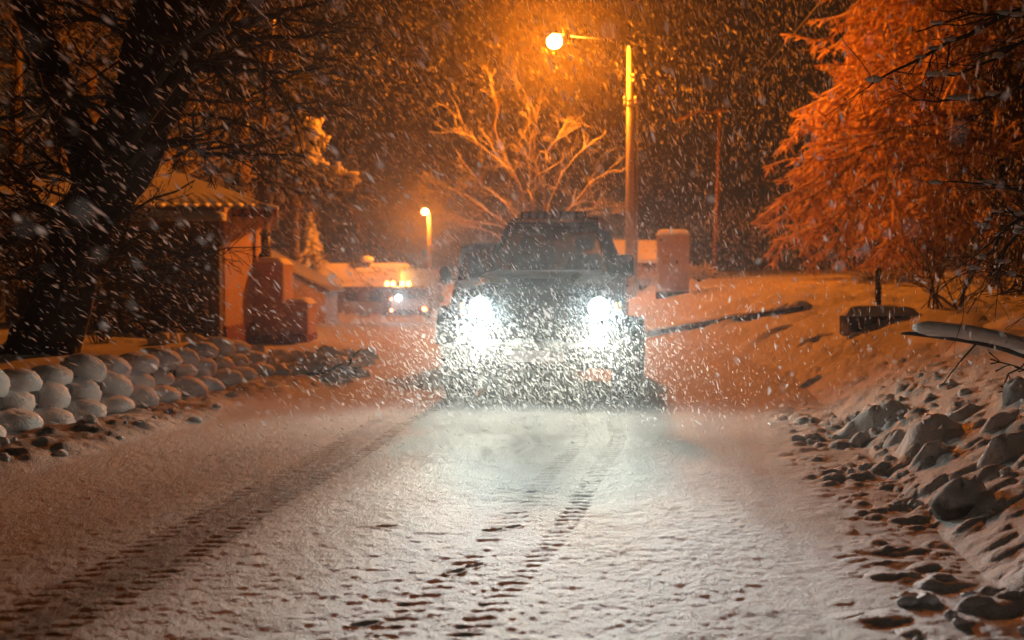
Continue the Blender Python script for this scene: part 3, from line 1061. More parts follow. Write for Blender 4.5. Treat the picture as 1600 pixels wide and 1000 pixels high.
        # door with window, handle, mirror
        m = MB(); m.box((sx * (hw + .006), wy + .62, (hz + .60) / 2), (.03, .92, hz - .66), .012); dr = m.build('door', paint, r)
        m = MB(); m.box((sx * (hw + .035), wy + .98, hz - .12), (.025, .12, .03), .01); m.build('handle', M['dark'], dr)
        m = MB(); m.tube([(sx * (hw - .02), wy + .14, hz + .03), (sx * (hw + .10), wy + .08, hz + .05), (sx * p['mx'], wy + .06, hz + .06)], .018, 8)
        ma = m.build('mirror_arm', M['dark'], r)
        m = MB(); m.box((sx * p['mx'], wy + .05, hz + .10), (.17, .07, .25), .035); m.build('mirror', M['dark'], ma, True)
    # bumper, winch, hoop
    m = MB(); m.box((0, -.10, .50), (bw * 1.92, .16, .17), .03); m.build('bumper', M['dark'], r)
    m = MB(); m.tube([(-.38, -.10, .58), (-.36, -.13, .80), (-.28, -.13, .88), (.28, -.13, .88), (.36, -.13, .80), (.38, -.10, .58)], .024, 8); m.build('bull_bar', M['dark'], r, True)
    m = MB(); m.cyl((-.24, -.16, .60), (.24, -.16, .60), .055, 14); m.build('winch', M['metal'], r, True)
    m = MB(); m.box((0, -.185, .49), (.52, .012, .115), .004); m.build('number_plate', M['cab'], r)
    m = MB(); m.box((0, -.09, .60), (bw * 1.5, .14, .04), .018); m.build('bumper_snow', M['snow'], r, True)
    m = MB(); m.box((0, .25, .42), (hw * 1.3, .5, .18), .03); m.box((0, L / 2 + .2, .46), (hw * 1.1, L - 1.0, .16)); m.build('chassis', M['dark'], r)
    for yy in (.42, L - .62):
        m = MB(); m.cyl((-p['wx'], yy, tr), (p['wx'], yy, tr), .06, 10); m.build('axle', M['dark'], r)
    # cabin: windscreen frame, roof, pillars, glass
    gx = hw * .88
    A = [np.array((sx * gx, wy + .02, hz)) for sx in (-1, 1)]
    B = [np.array((sx * rw, wy + .36, rz_ - .06)) for sx in (-1, 1)]
    m = MB()
    for a, b in zip(A, B):
        m.tube([a, b], [.045, .04], 6)
    m.tube([A[0], A[1]], .035, 6); m.tube([B[0], B[1]], .05, 6)
    m.tube([(A[0] + A[1]) / 2 + (0, .004, 0), (B[0] + B[1]) / 2 + (0, .004, 0)], [.012, .012], 4)
    m.build('windscreen_frame', paint, r)
    m = MB(); e = .03
    a, b, c, d = A[0] + (e, .01, .02), A[1] + (-e, .01, .02), B[1] + (-e, .01, -.02), B[0] + (e, .01, -.02)
    off = np.array((0, .006, -.003))
    m.hull8([a + off, b + off, b, a, d + off, c + off, c, d])
    m.build('windscreen', M['glassc'], r)
    for s_x in (-.32, .22):
        m = MB(); m.tube([(s_x, wy - .02, hz + .03), (s_x + .22, wy + .05, hz + .10), (s_x + .40, wy + .07, hz + .14)], .009, 5); m.build('wiper', M['dark'], r)
    m = MB()
    m.box((0, (wy + .30 + L) / 2, rz_ - .02), (rw * 2.08, L - wy - .34, .09), .035)
    m.build('roof', paint, r)
    for sx in (-1, 1):
        for yy, ty in ((wy + 1.05, .95), (wy + 1.95, 1.9), (L - .06, L - wy - .12)):
            m = MB(); m.tube([(sx * (hw * .94), yy, hz - .02), (sx * (rw * .99), min(yy, L - .1), rz_ - .04)], .04, 6); m.build('pillar', paint, r)
        m = MB()
        y0, y1, y2 = wy + .12, wy + 1.0, wy + .42
        m.hull8([(sx * hw * .92, y0, hz), (sx * hw * .92, y1, hz), (sx * hw * .91, y1, hz), (sx * hw * .91, y0, hz),
                 (sx * rw, y2, rz_ - .07), (sx * rw, y1, rz_ - .07), (sx * rw * .99, y1, rz_ - .07), (sx * rw * .99, y2, rz_ - .07)])
        m.build('side_window', M['glass'], r)
        m = MB()
        y0, y1 = wy + 1.1, L - .12
        m.hull8([(sx * hw * .92, y0, hz), (sx * hw * .92, y1, hz), (sx * hw * .91, y1, hz), (sx * hw * .91, y0, hz),
                 (sx * rw, y0, rz_ - .07), (sx * rw, y1, rz_ - .07), (sx * rw * .99, y1, rz_ - .07), (sx * rw * .99, y0, rz_ - .07)])
        m.build('side_window', M['glass'], r)
        # seats
        m = MB(); m.box((sx * .32, wy + .95, hz - .02), (.40, .14, .55), .05); st_ = m.build('seat', M['seat'], r, True)
        m = MB(); m.box((sx * .32, wy + .95, hz + .36), (.24, .09, .16), .04); m.build('headrest', M['seat'], st_, True)
    m = MB(); m.hull8([(-hw * .92, L - .02, hz), (hw * .92, L - .02, hz), (hw * .92, L - .01, hz), (-hw * .92, L - .01, hz),
                       (-rw, L - .1, rz_ - .06), (rw, L - .1, rz_ - .06), (rw, L - .09, rz_ - .06), (-rw, L - .09, rz_ - .06)])
    m.build('rear_window', M['glassc'], r)
    m = MB(); m.box((0, wy + .28, hz - .01), (hw * 1.7, .3, .10), .04); m.build('dashboard', M['dark'], r)
    m = MB(); th = np.linspace(0, 2 * PI, 19)
    m.tube(np.stack([.32 * p['drv'] + .18 * np.cos(th), wy + .48 - .06 * np.sin(th), hz + .06 + .17 * np.sin(th)], -1), .016, 6, False); m.build('steering_wheel', M['dark'], r, True)
    m = MB(); m.box((0, wy + .42, rz_ - .15), (.22, .02, .07), .01); m.build('rear_view_mirror', M['dark'], r)
    if p['bar']:
        w_ = p['bar']
        m = MB(); m.box((0, wy + .46, rz_ + .095), (w_, .09, .09), .02); lb = m.build('light_bar', M['dark'], r)
        cm = MB(); cm.lathe([(.030, .0), (.036, -.012), (.02, -.018)], 12, 'y'); cme = cm.mesh('light_bar_lens', M['lens_off'], True)
        for k in range(8):
            link('light_bar_lens', cme, lb, ((k - 3.5) * w_ / 8.4, wy + .413, rz_ + .095))
        for sx in (-1, 1):
            m = MB(); m.box((sx * w_ * .46, wy + .48, rz_ + .045), (.03, .05, .09), .005); m.build('bar_bracket', M['dark'], r)
        m = MB()
        for yy in (wy + .62, L - .25):
            m.tube([(-rw * .98, yy, rz_ + .06), (rw * .98, yy, rz_ + .06)], .016, 6)
        for sx in (-1, 1):
            m.tube([(sx * rw * .97, wy + .55, rz_ + .06), (sx * rw * .97, L - .2, rz_ + .06)], .016, 6)
            for yy in (wy + .65, L - .3): m.cyl((sx * rw * .97, yy, rz_ + .01), (sx * rw * .97, yy, rz_ + .06), .014, 6)
        m.build('roof_rack', M['dark'], r)
    else:
        m = MB(); capf(-rw * .95, rw * .95, wy + .5, L - .2, rz_ + .03, .05, 3, .0)(m); m.build('roof_snow', M['snow'], r, True)
    # spare wheel
    m = MB(); m.lathe([(tr * .4, -.1), (tr * .85, -.11), (tr, -.06), (tr, .06), (tr * .85, .11), (tr * .4, .1)], 24, 'y', (0, L + .12, .95)); m.build('spare_wheel', M['rubber'], r, True)
    return r


CX1, CY1 = .27, 12.85
RZ = math.radians(-7)
gcar = min(gz(CX1, CY1 + .4), gz(CX1 + .8, CY1 + .4), gz(CX1 - .6, CY1 + .4)) - .03
P1 = dict(paint=M['car'], hw=.78, bw=.93, rw=.50, roof=1.87, hood=1.29, wy=1.15, tw=.27, tr=.385, L=3.7, hx=.60, hlz=.965, flz=.70, wx=.86, mx=.83, drv=1, bar=.74)
offroader('dark mud green off-roader in front with all its headlights blazing and a roof light bar', (CX1, CY1, gcar), RZ, P1, True)
P2 = dict(paint=M['car2'], hw=.80, bw=.87, rw=.72, roof=1.73, hood=1.20, wy=.95, tw=.20, tr=.36, L=3.6, hx=.58, hlz=.88, flz=.60, wx=.74, mx=.92, drv=1, bar=0)
CX2, CY2 = -.17, 17.5
offroader('second dark off-roader with its lamps off, parked behind and left of the first', (CX2, CY2, gz(CX2, CY2) - .03), RZ, P2, False)

# ------------------------------------------------------------------ electrical cabinet, post, block, low wall
cx, cyy = P(1051, 450, 32)[0], 32
cz = gz(cx, cyy) - .05
W_ = 52 / 2000 * 32; Hc = P(0, 366, 32)[2] - cz
cab = tag(empty('electrical_cabinet', (cx, cyy, cz), math.radians(-5)), 'pale pinkish steel electrical cabinet with stickers and a snow cap, on the bank', 'cabinet')
m = MB(); m.box((0, 0, Hc / 2 + .06), (W_ - .03, .45, Hc - .12), .02); m.build('housing', M['cab'], cab)
m = MB(); m.box((0, 0, .0), (W_, .5, .3), .02); m.build('plinth', M['concrete'], cab)
m = MB(); m.box((0, -.23, Hc / 2 + .08), (W_ - .12, .03, Hc - .26), .012); dr = m.build('door', M['cab'], cab)
m = MB(); m.box((.09, -.262, Hc * .55), (.04, .04, .10), .01); m.build('handle', M['dark'], dr)
m = MB(); m.box((-.28, -.255, Hc * .91), (.09, .012, .07)); m.build('vent', M['dark'], dr)
m = MB(); m.box((-.17, -.252, Hc * .60), (.15, .006, .20)); m.build('yellow_sticker', M['sticker_y'], dr)
m = MB(); m.box((-.13, -.252, Hc * .29), (.10, .006, .07)); m.build('red_sticker', M['sticker_r'], dr)
m = MB(); capf(-W_ / 2, W_ / 2, -.24, .24, Hc, .12, 3, .02)(m); m.build('snow_cap', M['snow'], cab, True)

bx, by, bz = hit(1372, 477)
bh = 50 / 2000 * by
bol = tag(empty('bollard', (bx, by, bz - .1)), 'slim dark blue post standing in orange snow behind the low block', 'bollard')
m = MB(); m.lathe([(.045, 0), (.045, bh + .1), (.035, bh + .13)], 14); m.build('post', M['blue_post'], bol, True)
rg = MB(); rg.lathe([(.046, 0), (.053, .008), (.053, .028), (.046, .036)], 14); rgm = rg.mesh('ring', M['dark'], True)
for q in range(7):
    link('ring', rgm, bol, (0, 0, .14 + q * bh / 7.2))
m = MB(); m.lathe([(.05, bh + .1), (.06, bh + .12), (.05, bh + .15), (.015, bh + .18)], 14); m.build('cap', M['dark'], bol, True)

x0, y0, z0 = hit(1318, 506); x1, y1, z1 = hit(1428, 506)
y0 = (y0 + y1) / 2
x0, x1 = P(1318, 500, y0)[0], P(1430, 500, y0)[0]
zt = P(0, 489, y0)[2]
blk = tag(empty('concrete_block', ((x0 + x1) / 2, y0, z0 - .1), .06), 'low dark concrete block with a thick snow top, in front of the blue post', 'block')
hh = zt - z0 + .1
m = MB(); m.box((0, 0, hh / 2), (x1 - x0, .42, hh), .02); m.build('block', M['concrete'], blk)
m = MB(); capf(-(x1 - x0) / 2, (x1 - x0) / 2, -.21, .21, hh, .09, 6, .03)(m); m.build('snow_cap', M['snow'], blk, True)

# low stone kerb that edges the field
kw = tag(empty('low_kerb_wall', (0, 0, 0)), 'long low dark stone kerb edging the snowy field, running right from the off-roader', 'kerb')
pts = [hit(px, py) for px, py in ((985, 527), (1040, 519), (1100, 509), (1160, 499), (1215, 491), (1255, 485))]
pts = np.array(pts)
sg = []
for a, b in zip(pts[:-1], pts[1:]):
    n = max(2, int(np.linalg.norm((b - a)[:2]) / .6))
    for q in range(n):
        sg.append((a + (b - a) * (q / n), a + (b - a) * ((q + 1) / n)))
for a, b in sg:
    c = (a + b) / 2; L_ = np.linalg.norm((b - a)[:2]) * .97; an = math.atan2(b[1] - a[1], b[0] - a[0])
    m = MB(); m.box((0, 0, 0), (L_, .18, .26), .025)
    link('kerb_stone', m.mesh('kerb_stone', M['concrete']), kw, (c[0], c[1], c[2] - .03 + R.uniform(-.01, .01)), (0, -math.atan2(b[2] - a[2], L_), an))
    m = MB(); capf(-L_ / 2 - .02, L_ / 2 + .02, -.09, .3, .13, .06, R.randint(0, 99), .02)(m)
    link('kerb_snow', m.mesh('kerb_snow', M['snow'], True), kw, (c[0], c[1], c[2] - .03), (0, -math.atan2(b[2] - a[2], L_), an))

# ------------------------------------------------------------------ retaining wall of scooped planter blocks
rw_ = tag(empty('retaining_wall', (-3.6, 10.0, 0)), 'low retaining wall of staggered scooped concrete blocks filled with snow, left of the road', 'retaining wall')
bmb = MB()
th = np.linspace(0, PI, 9)
outer_ = [(-.19, .16)] + [(-.19 * math.cos(t), -.18 * math.sin(t)) for t in th] + [(.19, .16)]
poly = outer_
bmb.prism(poly, 'z', -.12, .06)
blk_me = bmb.mesh('planter_block', M['concrete'])
cmb = MB(); cmb.blob((0, -.015, .085), (.185, .185, .085), 2, 16, 9, .10, .04)
caps_me = []
for sd in range(5):
    cmb = MB(); cmb.blob((0, -.02, .03), (.225 + .006 * sd, .21, .125 - .003 * sd), sd + 3, 36, 22, .05, .09); cv_ = cmb.v[0]; cv_ *= 1 + .10 * (fbm(cv_[:, 0] * 14 + sd * 9, cv_[:, 1] * 14 + cv_[:, 2] * 11, 3, sd)[:, None] - .5) + .10 * (fbm(cv_[:, 0] * 60 + sd * 9, cv_[:, 1] * 60 + cv_[:, 2] * 41, 2, sd + 4)[:, None] - .5)
    caps_me.append(cmb.mesh('snow_cap', M['snow'], True))
for row in range(3):
    yv = 5.2
    k = 0
    while yv < 14.9:
        f = .30 * row
        rlx = float(np.interp(yv, RL_Y, RL_X)); rlx2 = float(np.interp(yv + .1, RL_Y, RL_X))
        tang = np.array([rlx2 - rlx, .1]); tang /= np.linalg.norm(tang)
        xw = rlx - (.92 + .13 * row)
        yy = yv + (.265 if row % 2 else 0)
        zz = gz(rlx - .8, yy) * .5 + .02 + .150 * row
        
        an = math.atan2(tang[1], tang[0]) - PI / 2 + PI / 2
        b_ = link('planter_block', blk_me, rw_, (xw + 3.6 + R.uniform(-.02, .02), yy - 10.0, zz + R.uniform(-.012, .012)), (R.uniform(-.05, .05), 0, an + R.uniform(-.08, .08)))
        c_ = link('snow_cap', caps_me[R.randrange(5)], b_, (R.uniform(-.01, .01), .01, .02), (R.uniform(-.08, .08), R.uniform(-.08, .08), R.uniform(-.2, .2)))
        c_.scale = (R.uniform(.92, 1.08), R.uniform(.92, 1.06), R.uniform(.8, 1.3))
        yv += .53

# ------------------------------------------------------------------ rocks and lumps under the snow on the right
ROCKS = [
    (1512, 795, 100, 62, 'big round snow dusted boulder at the right, largest of the boulders', 1),
    (1380, 662, 100, 46, 'wide smooth snow mound over a stone, nearest the orange slope', 0),
    (1447, 690, 92, 46, 'humped snow mound with a steep dark side, right of the wide smooth one', 0),
    (1350, 690, 42, 24, 'small dark lump at the left foot of the wide smooth mound', 0),
    (1580, 712, 90, 50, 'lump of snow cut off by the right edge of the picture', 0),
    (1508, 655, 76, 24, 'flat snow mound beyond the boulders at the right', 0),
    (1405, 690, 50, 26, 'low snow hump wedged between the two biggest mounds', 0),
    (1462, 712, 52, 34, 'knobbly lump above the big round boulder', 0),
    (1270, 600, 50, 28, 'small greenish snow mound at the top of the trampled verge', 0),
    (1560, 668, 50, 28, 'pointed snow hump beyond the lump at the picture edge', 0),
    (1595, 620, 60, 46, 'dark stone under branches at the far right edge', 1),
    (1140, 505, 46, 20, 'lilac snow heap on top of the ploughed ridge', 0),
    (1200, 527, 90, 26, 'long lilac snow ridge heaped beside the kerb wall', 0),
    (1270, 535, 66, 26, 'dark sided snow heap at the right end of the lilac ridge', 0),
    (1338, 525, 30, 18, 'small snow lump below the low concrete block', 0),
]
for px, py, w, h, lab, dk in ROCKS:
    x, y, z = hit(px, py)
    rx_ = w / 2 / 2000 * y * (.82 if dk else 1); hz_ = h / 2000 * y * (.62 if y < 13 else .3)
    m = MB()
    if dk:
        m.blob((0, 0, 0), (rx_ * 1.0, rx_ * 1.0, hz_ * 1.25), R.randint(0, 99), 44, 30, .22)
        V_ = m.v[0]; u_ = V_ / (rx_, rx_, hz_)
        V_ *= 1 + .20 * (fbm(u_[:, 0] * 1.3 + 9 + px, u_[:, 1] * 1.3 + u_[:, 2] * 1.1 + py, 3, 5)[:, None] - .5)
        V_ += (fbm(u_[:, 0] * 9 + u_[:, 2] * 5, u_[:, 1] * 9 + u_[:, 2] * 7, 3, 6)[:, None] - .5) * .04 * rx_
    else:
        # a drift: a soft dome that runs out into the ground around it
        nr_, na_ = 26, 48
        q_ = np.linspace(0.02, 1, nr_)[:, None]; a_ = (np.arange(na_) * 2 * PI / na_)[None]
        el = 1 + .25 * np.sin(a_ + px) + .14 * np.sin(2 * a_ + py) + .08 * np.sin(3 * a_ + px * .3)
        xx = q_ * rx_ * 1.45 * el * np.cos(a_); yy = q_ * rx_ * 1.25 * el * np.sin(a_)
        d_ = 1.25 * hz_ * np.exp(-(q_ * 1.55) ** 2.6) * (1 + 0 * a_)
        d_ = d_ * (1 + .45 * (fbm(xx / rx_ * 2.4 + px, yy / rx_ * 2.4, 4, 8) - .5)) + .05 * rx_ * (fbm(xx * 22, yy * 22, 3, 9) - .5)
        yo = y + rx_ * .6
        zz = base_h(x + xx, yo + yy) - base_h(x, yo) - .02 - .06 * q_ ** 3 + d_
        m.add(np.stack([xx, yy + 0 * a_, zz], -1).reshape(-1, 3),
              [np.stack([(np.arange(nr_ - 1)[:, None] * na_ + np.arange(na_)[None]), ((np.arange(nr_ - 1)[:, None] + 1) * na_ + np.arange(na_)[None]),
                         ((np.arange(nr_ - 1)[:, None] + 1) * na_ + (np.arange(na_)[None] + 1) % na_), (np.arange(nr_ - 1)[:, None] * na_ + (np.arange(na_)[None] + 1) % na_)], -1).reshape(-1, 4),
               np.arange(na_)[None]])
    tag(m.build('snowy_rock' if dk else 'snow_mound', M['rock'] if dk else M['snow'], None, True, (x, y + rx_ * .6, z - (hz_ * .32 if dk else 0))), lab, 'boulder' if dk else 'snow mound', 'stones and mounds along the right verge')
# loose snow clods on the right verge and the left rubble
m = MB()
for q in range(170):
    y = 3.9 + 10 * R.random() ** 1.6
    x = np.interp(y, RR_Y, RR_X) + R.uniform(.2, 1.5) * (1 if R.random() < .9 else 1.5)
    if fbm(np.array([x * 1.1]), np.array([y * 1.1]), 3, 31)[0] < .47: continue
    r_ = R.uniform(.014, .036)
    m.blob((x, y, gz(x, y) + r_ * .25), (r_ * R.uniform(.9, 1.5), r_ * R.uniform(.8, 1.2), r_ * .8), q, 9, 6, .35)
for q in range(40):
    y = 5.5 + 10 * R.random()
    x = np.interp(y, RL_Y, RL_X) - R.uniform(.1, .9)
    r_ = R.uniform(.02, .05)
    m.blob((x, y, gz(x, y) + r_ * .1), (r_ * R.uniform(.9, 1.5), r_, r_ * .7), q, 9, 6, .35)
for q in range(140):
    y = R.uniform(14.8, 20); x = np.interp(y, RL_Y, RL_X) - R.uniform(0, 2.2)
    r_ = R.uniform(.05, .16)
    m.blob((x, y, gz(x, y) + r_ * .1), (r_ * R.uniform(.9, 1.5), r_, r_ * .7), q, 9, 6, .4)
tag(m.build('snow_clods', M['snow'], None, True), 'loose lumps of trodden and ploughed snow along both verges', 'snow clods', kind='stuff')


# ------------------------------------------------------------------ trees
def curve(p, d, L, rng, wig=.12, grav=0.0, seg=.25, nmin=4, lift=0.0):
    n = max(nmin, int(L / seg) + 1)
    st = L / (n - 1)
    pts = [np.array(p, float)]
    d = np.array(d, float); d /= np.linalg.norm(d)
    for k in range(n - 1):
        d = d + rng.normal(0, wig, 3) * math.sqrt(st) + np.array([0, 0, lift - grav]) * st
        d /= np.linalg.norm(d)
        pts.append(pts[-1] + d * st)
    return np.array(pts)


def grow(mb, p, d, L, r, depth, rng, spread=.75, grav=.0, wig=.35, nch=(3, 5), ratio=.62, sides=6, lift=0.0, rmin=.006, taper=.35):
    pts = curve(p, d, L, rng, wig, grav, lift=lift)
    n = len(pts)
    rad = np.linspace(r, max(rmin, r * taper), n)
    mb.tube(pts, rad, max(3, sides), False)
    if depth <= 0: return
    for q in range(rng.randint(nch[0], nch[1] + 1)):
        f = rng.uniform(.25, .98)
        i_ = min(n - 2, int(f * (n - 1)))
        t = pts[i_ + 1] - pts[i_]; t /= np.linalg.norm(t)
        o = rng.normal(0, 1, 3); o -= t * np.dot(o, t); o /= np.linalg.norm(o)
        dd = t + o * spread * rng.uniform(.6, 1.3)
        grow(mb, pts[i_], dd, L * ratio * rng.uniform(.7, 1.15) * (1 - .35 * f), rad[i_] * .62, depth - 1, rng, spread, grav, wig, nch, ratio, sides - 1, lift, rmin, taper)


def world_pts(lst, y):
    return np.array([P(a, b, y + (c if len(t_) > 2 else 0)) for t_ in lst for a, b, c in [(t_ + (0,))[:3]]])


def smooth_path(pts, n=24):
    pts = np.asarray(pts, float)
    m_ = len(pts); t = np.linspace(0, m_ - 1, n)
    out = []
    for tt_ in t:
        i_ = int(min(m_ - 2, tt_)); f = tt_ - i_
        p0 = pts[max(0, i_ - 1)]; p1 = pts[i_]; p2 = pts[i_ + 1]; p3 = pts[min(m_ - 1, i_ + 2)]
        out.append(.5 * ((2 * p1) + (-p0 + p2) * f + (2 * p0 - 5 * p1 + 4 * p2 - p3) * f * f + (-p0 + 3 * p1 - 3 * p2 + p3) * f ** 3))
    return np.array(out)


def trunk_mesh(mb, path, rad, seed, sides=18, rough=.10):
    path = smooth_path(path, 60); n = len(path)
    rad = np.interp(np.linspace(0, 1, n), np.linspace(0, 1, len(rad)), rad)
    start = mb.n
    mb.tube(path, rad, sides, True)
    V_ = mb.v[-1]
    ctr = np.repeat(path, sides, 0)
    a = np.tile(np.arange(sides), n); h = np.repeat(np.arange(n), sides)
    k = 1 + rough * (vnoise(a * 1.0 + seed, h * .35, seed) - .5) * 2 + rough * .6 * np.sin(a * 2 * PI / sides * 4 + h * .05)
    mb.v[-1] = ctr + (V_ - ctr) * k[:, None]


# --- great dark tree at the left
ty = 13.2
px_path = [(45, 590), (78, 520), (118, 400), (185, 250), (245, 110), (280, -60), (300, -260)]
base = hit(75, 543)
tp = world_pts(px_path, ty); tp[:, 1] = ty
gt = tag(empty('leaning_tree', tuple(tp[0])), 'huge dark leaning tree with snowy low twigs, rising from the left bank', 'tree')


def rel(root_):
    o = np.array(root_.location)
    return o


def finish(mb, name, mat, root_, smooth=True):
    o = rel(root_)
    mb.v = [v - o for v in mb.v]
    return mb.build(name, mat, root_, smooth)


m = MB(); trunk_mesh(m, tp, [.50, .33, .27, .33, .36, .34, .25], 3, 22, .16)
tp2 = world_pts([(165, 300), (120, 200), (70, 80), (30, -60), (10, -200)], ty + .3)
trunk_mesh(m, tp2, [.28, .2, .17, .15, .1], 5, 14, .12)
tp3 = world_pts([(215, 180), (300, 60), (330, -60), (350, -200)], ty + .1)
trunk_mesh(m, tp3, [.24, .2, .18, .12], 7, 14, .12)
for px in (30, 60, 120):
    e_ = P(px, 566, ty); m.tube(smooth_path([P(85, 500, ty), P((px + 85) / 2, 535, ty - .1), e_ + (0, -.3, -.1)], 8), np.linspace(.2, .05, 8), 8)
finish(m, 'trunk', M['bark'], gt)
rng = np.random.RandomState(21)
m = MB()
for path, r0 in (([(235, 150), (300, 60), (400, 30), (470, 12), (560, -8)], .05), ([(205, 225), (290, 108), (330, 105), (410, 113), (500, 108)], .05),
                 ([(200, 250), (270, 220), (310, 235), (330, 242), (400, 240), (480, 243)], .045), ([(150, 330), (60, 355), (-20, 380)], .05),
                 ([(120, 420), (160, 395), (230, 385), (290, 400), (346, 384)], .035), ([(120, 430), (180, 425), (225, 425), (280, 410)], .028),
                 ([(240, 120), (380, 90), (440, 150), (460, 175)], .03), ([(200, 200), (110, 150), (30, 180), (-30, 190)], .05),
                 ([(180, 250), (90, 180), (50, 100), (0, 30)], .05), ([(220, 180), (330, 60), (380, 0), (420, -60)], .05),
                 ([(150, 300), (60, 240), (0, 195)], .04), ([(250, 60), (400, 60), (520, 50)], .035), ([(190, 270), (280, 180), (380, 195), (430, 230)], .025),
                 ([(130, 380), (60, 320), (-20, 300)], .04), ([(240, 80), (130, 20), (40, -20)], .05)):
    pp = smooth_path(world_pts(path, ty - .35 + rng.uniform(-.5, .3)), 16)
    pp = pp + rng.normal(0, .012, pp.shape)
    rad = np.linspace(r0, .010, 16)
    m.tube(pp, rad, 6, False)
    for q in range(13):
        i_ = rng.randint(3, 15)
        t = pp[i_] - pp[i_ - 1]; t /= np.linalg.norm(t)
        dd = t + rng.normal(0, .8, 3) * np.array([1, 1, .9])
        grow(m, pp[i_], dd, rng.uniform(.35, 1.0), rad[i_] * .55, 2, rng, .8, 0.1, .5, (2, 4), .6, 4, 0, .0035)
for q in range(34):       # shoots straight off the trunk
    i_ = rng.uniform(.25, 1)
    pth = smooth_path(tp, 60); c_ = pth[int(i_ * 59)]
    dd = np.array([rng.choice([-1, 1]) * rng.uniform(.5, 1), rng.uniform(-.8, .4), rng.uniform(-.1, .7)])
    grow(m, c_, dd, rng.uniform(.8, 2.0), .022, 3, rng, .8, .1, .45, (3, 5), .6, 4, 0, .0035)
finish(m, 'crown', M['twig_dark'], gt, False)

# --- bare tree behind the cars
by_ = 38.0
bb = P(832, 470, by_); bz0 = gz(bb[0], by_)
ct = tag(empty('bare_tree', (bb[0], by_, bz0 - .1)), 'bare many branched tree outlined with snow, glowing orange above the front off-roader', 'tree')
rng = np.random.RandomState(4)
mt_, mc = MB(), MB()
mt_.tube(smooth_path([(bb[0], by_, bz0 - .2), (bb[0] - .03, by_, bz0 + .8), (bb[0] + .05, by_, bz0 + 1.3)], 8), np.linspace(.2, .14, 8), 10)
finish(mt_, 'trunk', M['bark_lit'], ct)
BR = [[(835, 420), (832, 330), (826, 290), (828, 200), (822, 150)], [(835, 420), (800, 330), (745, 280), (712, 235)], [(835, 420), (815, 310), (775, 210), (778, 168), (770, 150)],
      [(835, 420), (820, 350), (770, 300), (725, 290)], [(835, 425), (790, 350), (730, 310), (700, 290)], [(835, 425), (790, 360), (740, 345), (680, 332)],
      [(835, 420), (865, 300), (905, 240), (948, 205)], [(835, 420), (850, 310), (835, 240), (845, 160)], [(835, 430), (880, 340), (930, 280), (985, 262)],
      [(835, 420), (860, 320), (900, 265), (955, 210)], [(835, 430), (780, 370), (720, 352), (690, 340)], [(835, 420), (838, 260), (858, 230), (905, 195)],
      [(835, 420), (812, 290), (745, 222), (725, 195)], [(835, 425), (870, 360), (910, 330), (945, 325)], [(835, 425), (795, 330), (745, 262), (705, 262)],
      [(835, 420), (830, 230), (855, 150)], [(835, 420), (876, 300), (915, 250), (925, 200)]]
for bpath in BR[:9] + BR[10:14]:
    yo = rng.uniform(-1.2, 1.2)
    pp = np.array([P(a, b, by_ + yo * (k_ / (len(bpath) - 1))) for k_, (a, b) in enumerate(bpath)])
    pp = smooth_path(pp, 18) + rng.normal(0, .025, (18, 3))
    rad = np.linspace(.036, .009, 18)
    mc.tube(pp, rad, 6, False)
    for q in range(8):
        i_ = rng.randint(5, 17)
        t = pp[i_] - pp[i_ - 1]; t /= np.linalg.norm(t)
        dd = t + rng.normal(0, .55, 3) + np.array([0, 0, .25])
        grow(mc, pp[i_], dd, rng.uniform(.6, 1.7), rad[i_] * .5, 2, rng, .6, 0, .4, (1, 3), .6, 5, .1, .006)
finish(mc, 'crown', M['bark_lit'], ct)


# --- snow laden sprays
def twiglets(mb, pp, n, l0, l1, r, rng, down=.5, side=.8, k0=2, gr=.8):
    for q in range(n):
        i_ = rng.randint(k0, len(pp) - 1)
        t = pp[i_] - pp[i_ - 1]; t /= np.linalg.norm(t) + 1e-9
        dd = t * 1.0 + np.array([rng.normal(0, side), rng.normal(0, side), -down + rng.normal(0, .25)])
        L = rng.uniform(l0, l1)
        p2 = curve(pp[i_], dd, L, rng, .35, gr, .12, 3)
        k = len(p2)
        rr_ = np.interp(np.linspace(0, 1, k), [0, .6, 1], [r * .6, r, r * .3]) * rng.uniform(.6, 1.35)
        mb.tube(p2, rr_, 4, False, .7)


TK = 31 / 17.2
def tsc(p_):
    p_ = np.array(p_, float); p_ = (p_ - (0, 0, CAM_H)) * TK + (0, 0, CAM_H)
    return p_


rt = tag(empty('snow_laden_tree', (6.7 * TK, 31, gz(6.7 * TK, 31) - .1)), 'big snow laden tree glowing orange with drooping sprays, filling the right side', 'tree')
rng = np.random.RandomState(8)
trunk = smooth_path([(6.7, 17.2, .6), (6.75, 17.2, 2.5), (6.6, 17.3, 5), (6.9, 17.3, 8.5)], 30)
m = MB(); trunk_mesh(m, trunk, [.28, .2, .17, .1], 2, 14, .1)
for dx_, hh_ in ((-.9, 1.9), (-.5, 2.6), (.4, 2.4)):
    m.tube(smooth_path([(6.7, 17.2, .9), (6.7 + dx_ * .4, 17.1, 1.5), (6.7 + dx_, 17.0, hh_ + 1.2)], 10), np.linspace(.11, .04, 10), 8)
m.v = [tsc(v) for v in m.v]
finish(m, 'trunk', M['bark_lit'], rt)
mw, ms = MB(), MB()
tips_h = [1.35, 1.6, 2.0, 2.3, 2.9, 3.4, 3.9, 4.5, 5.0, 6.5, 8]
tips_r = [1.6, 2.2, 3.1, 3.2, 2.75, 2.65, 2.3, 2.2, 2.1, 2.4, 2.0]
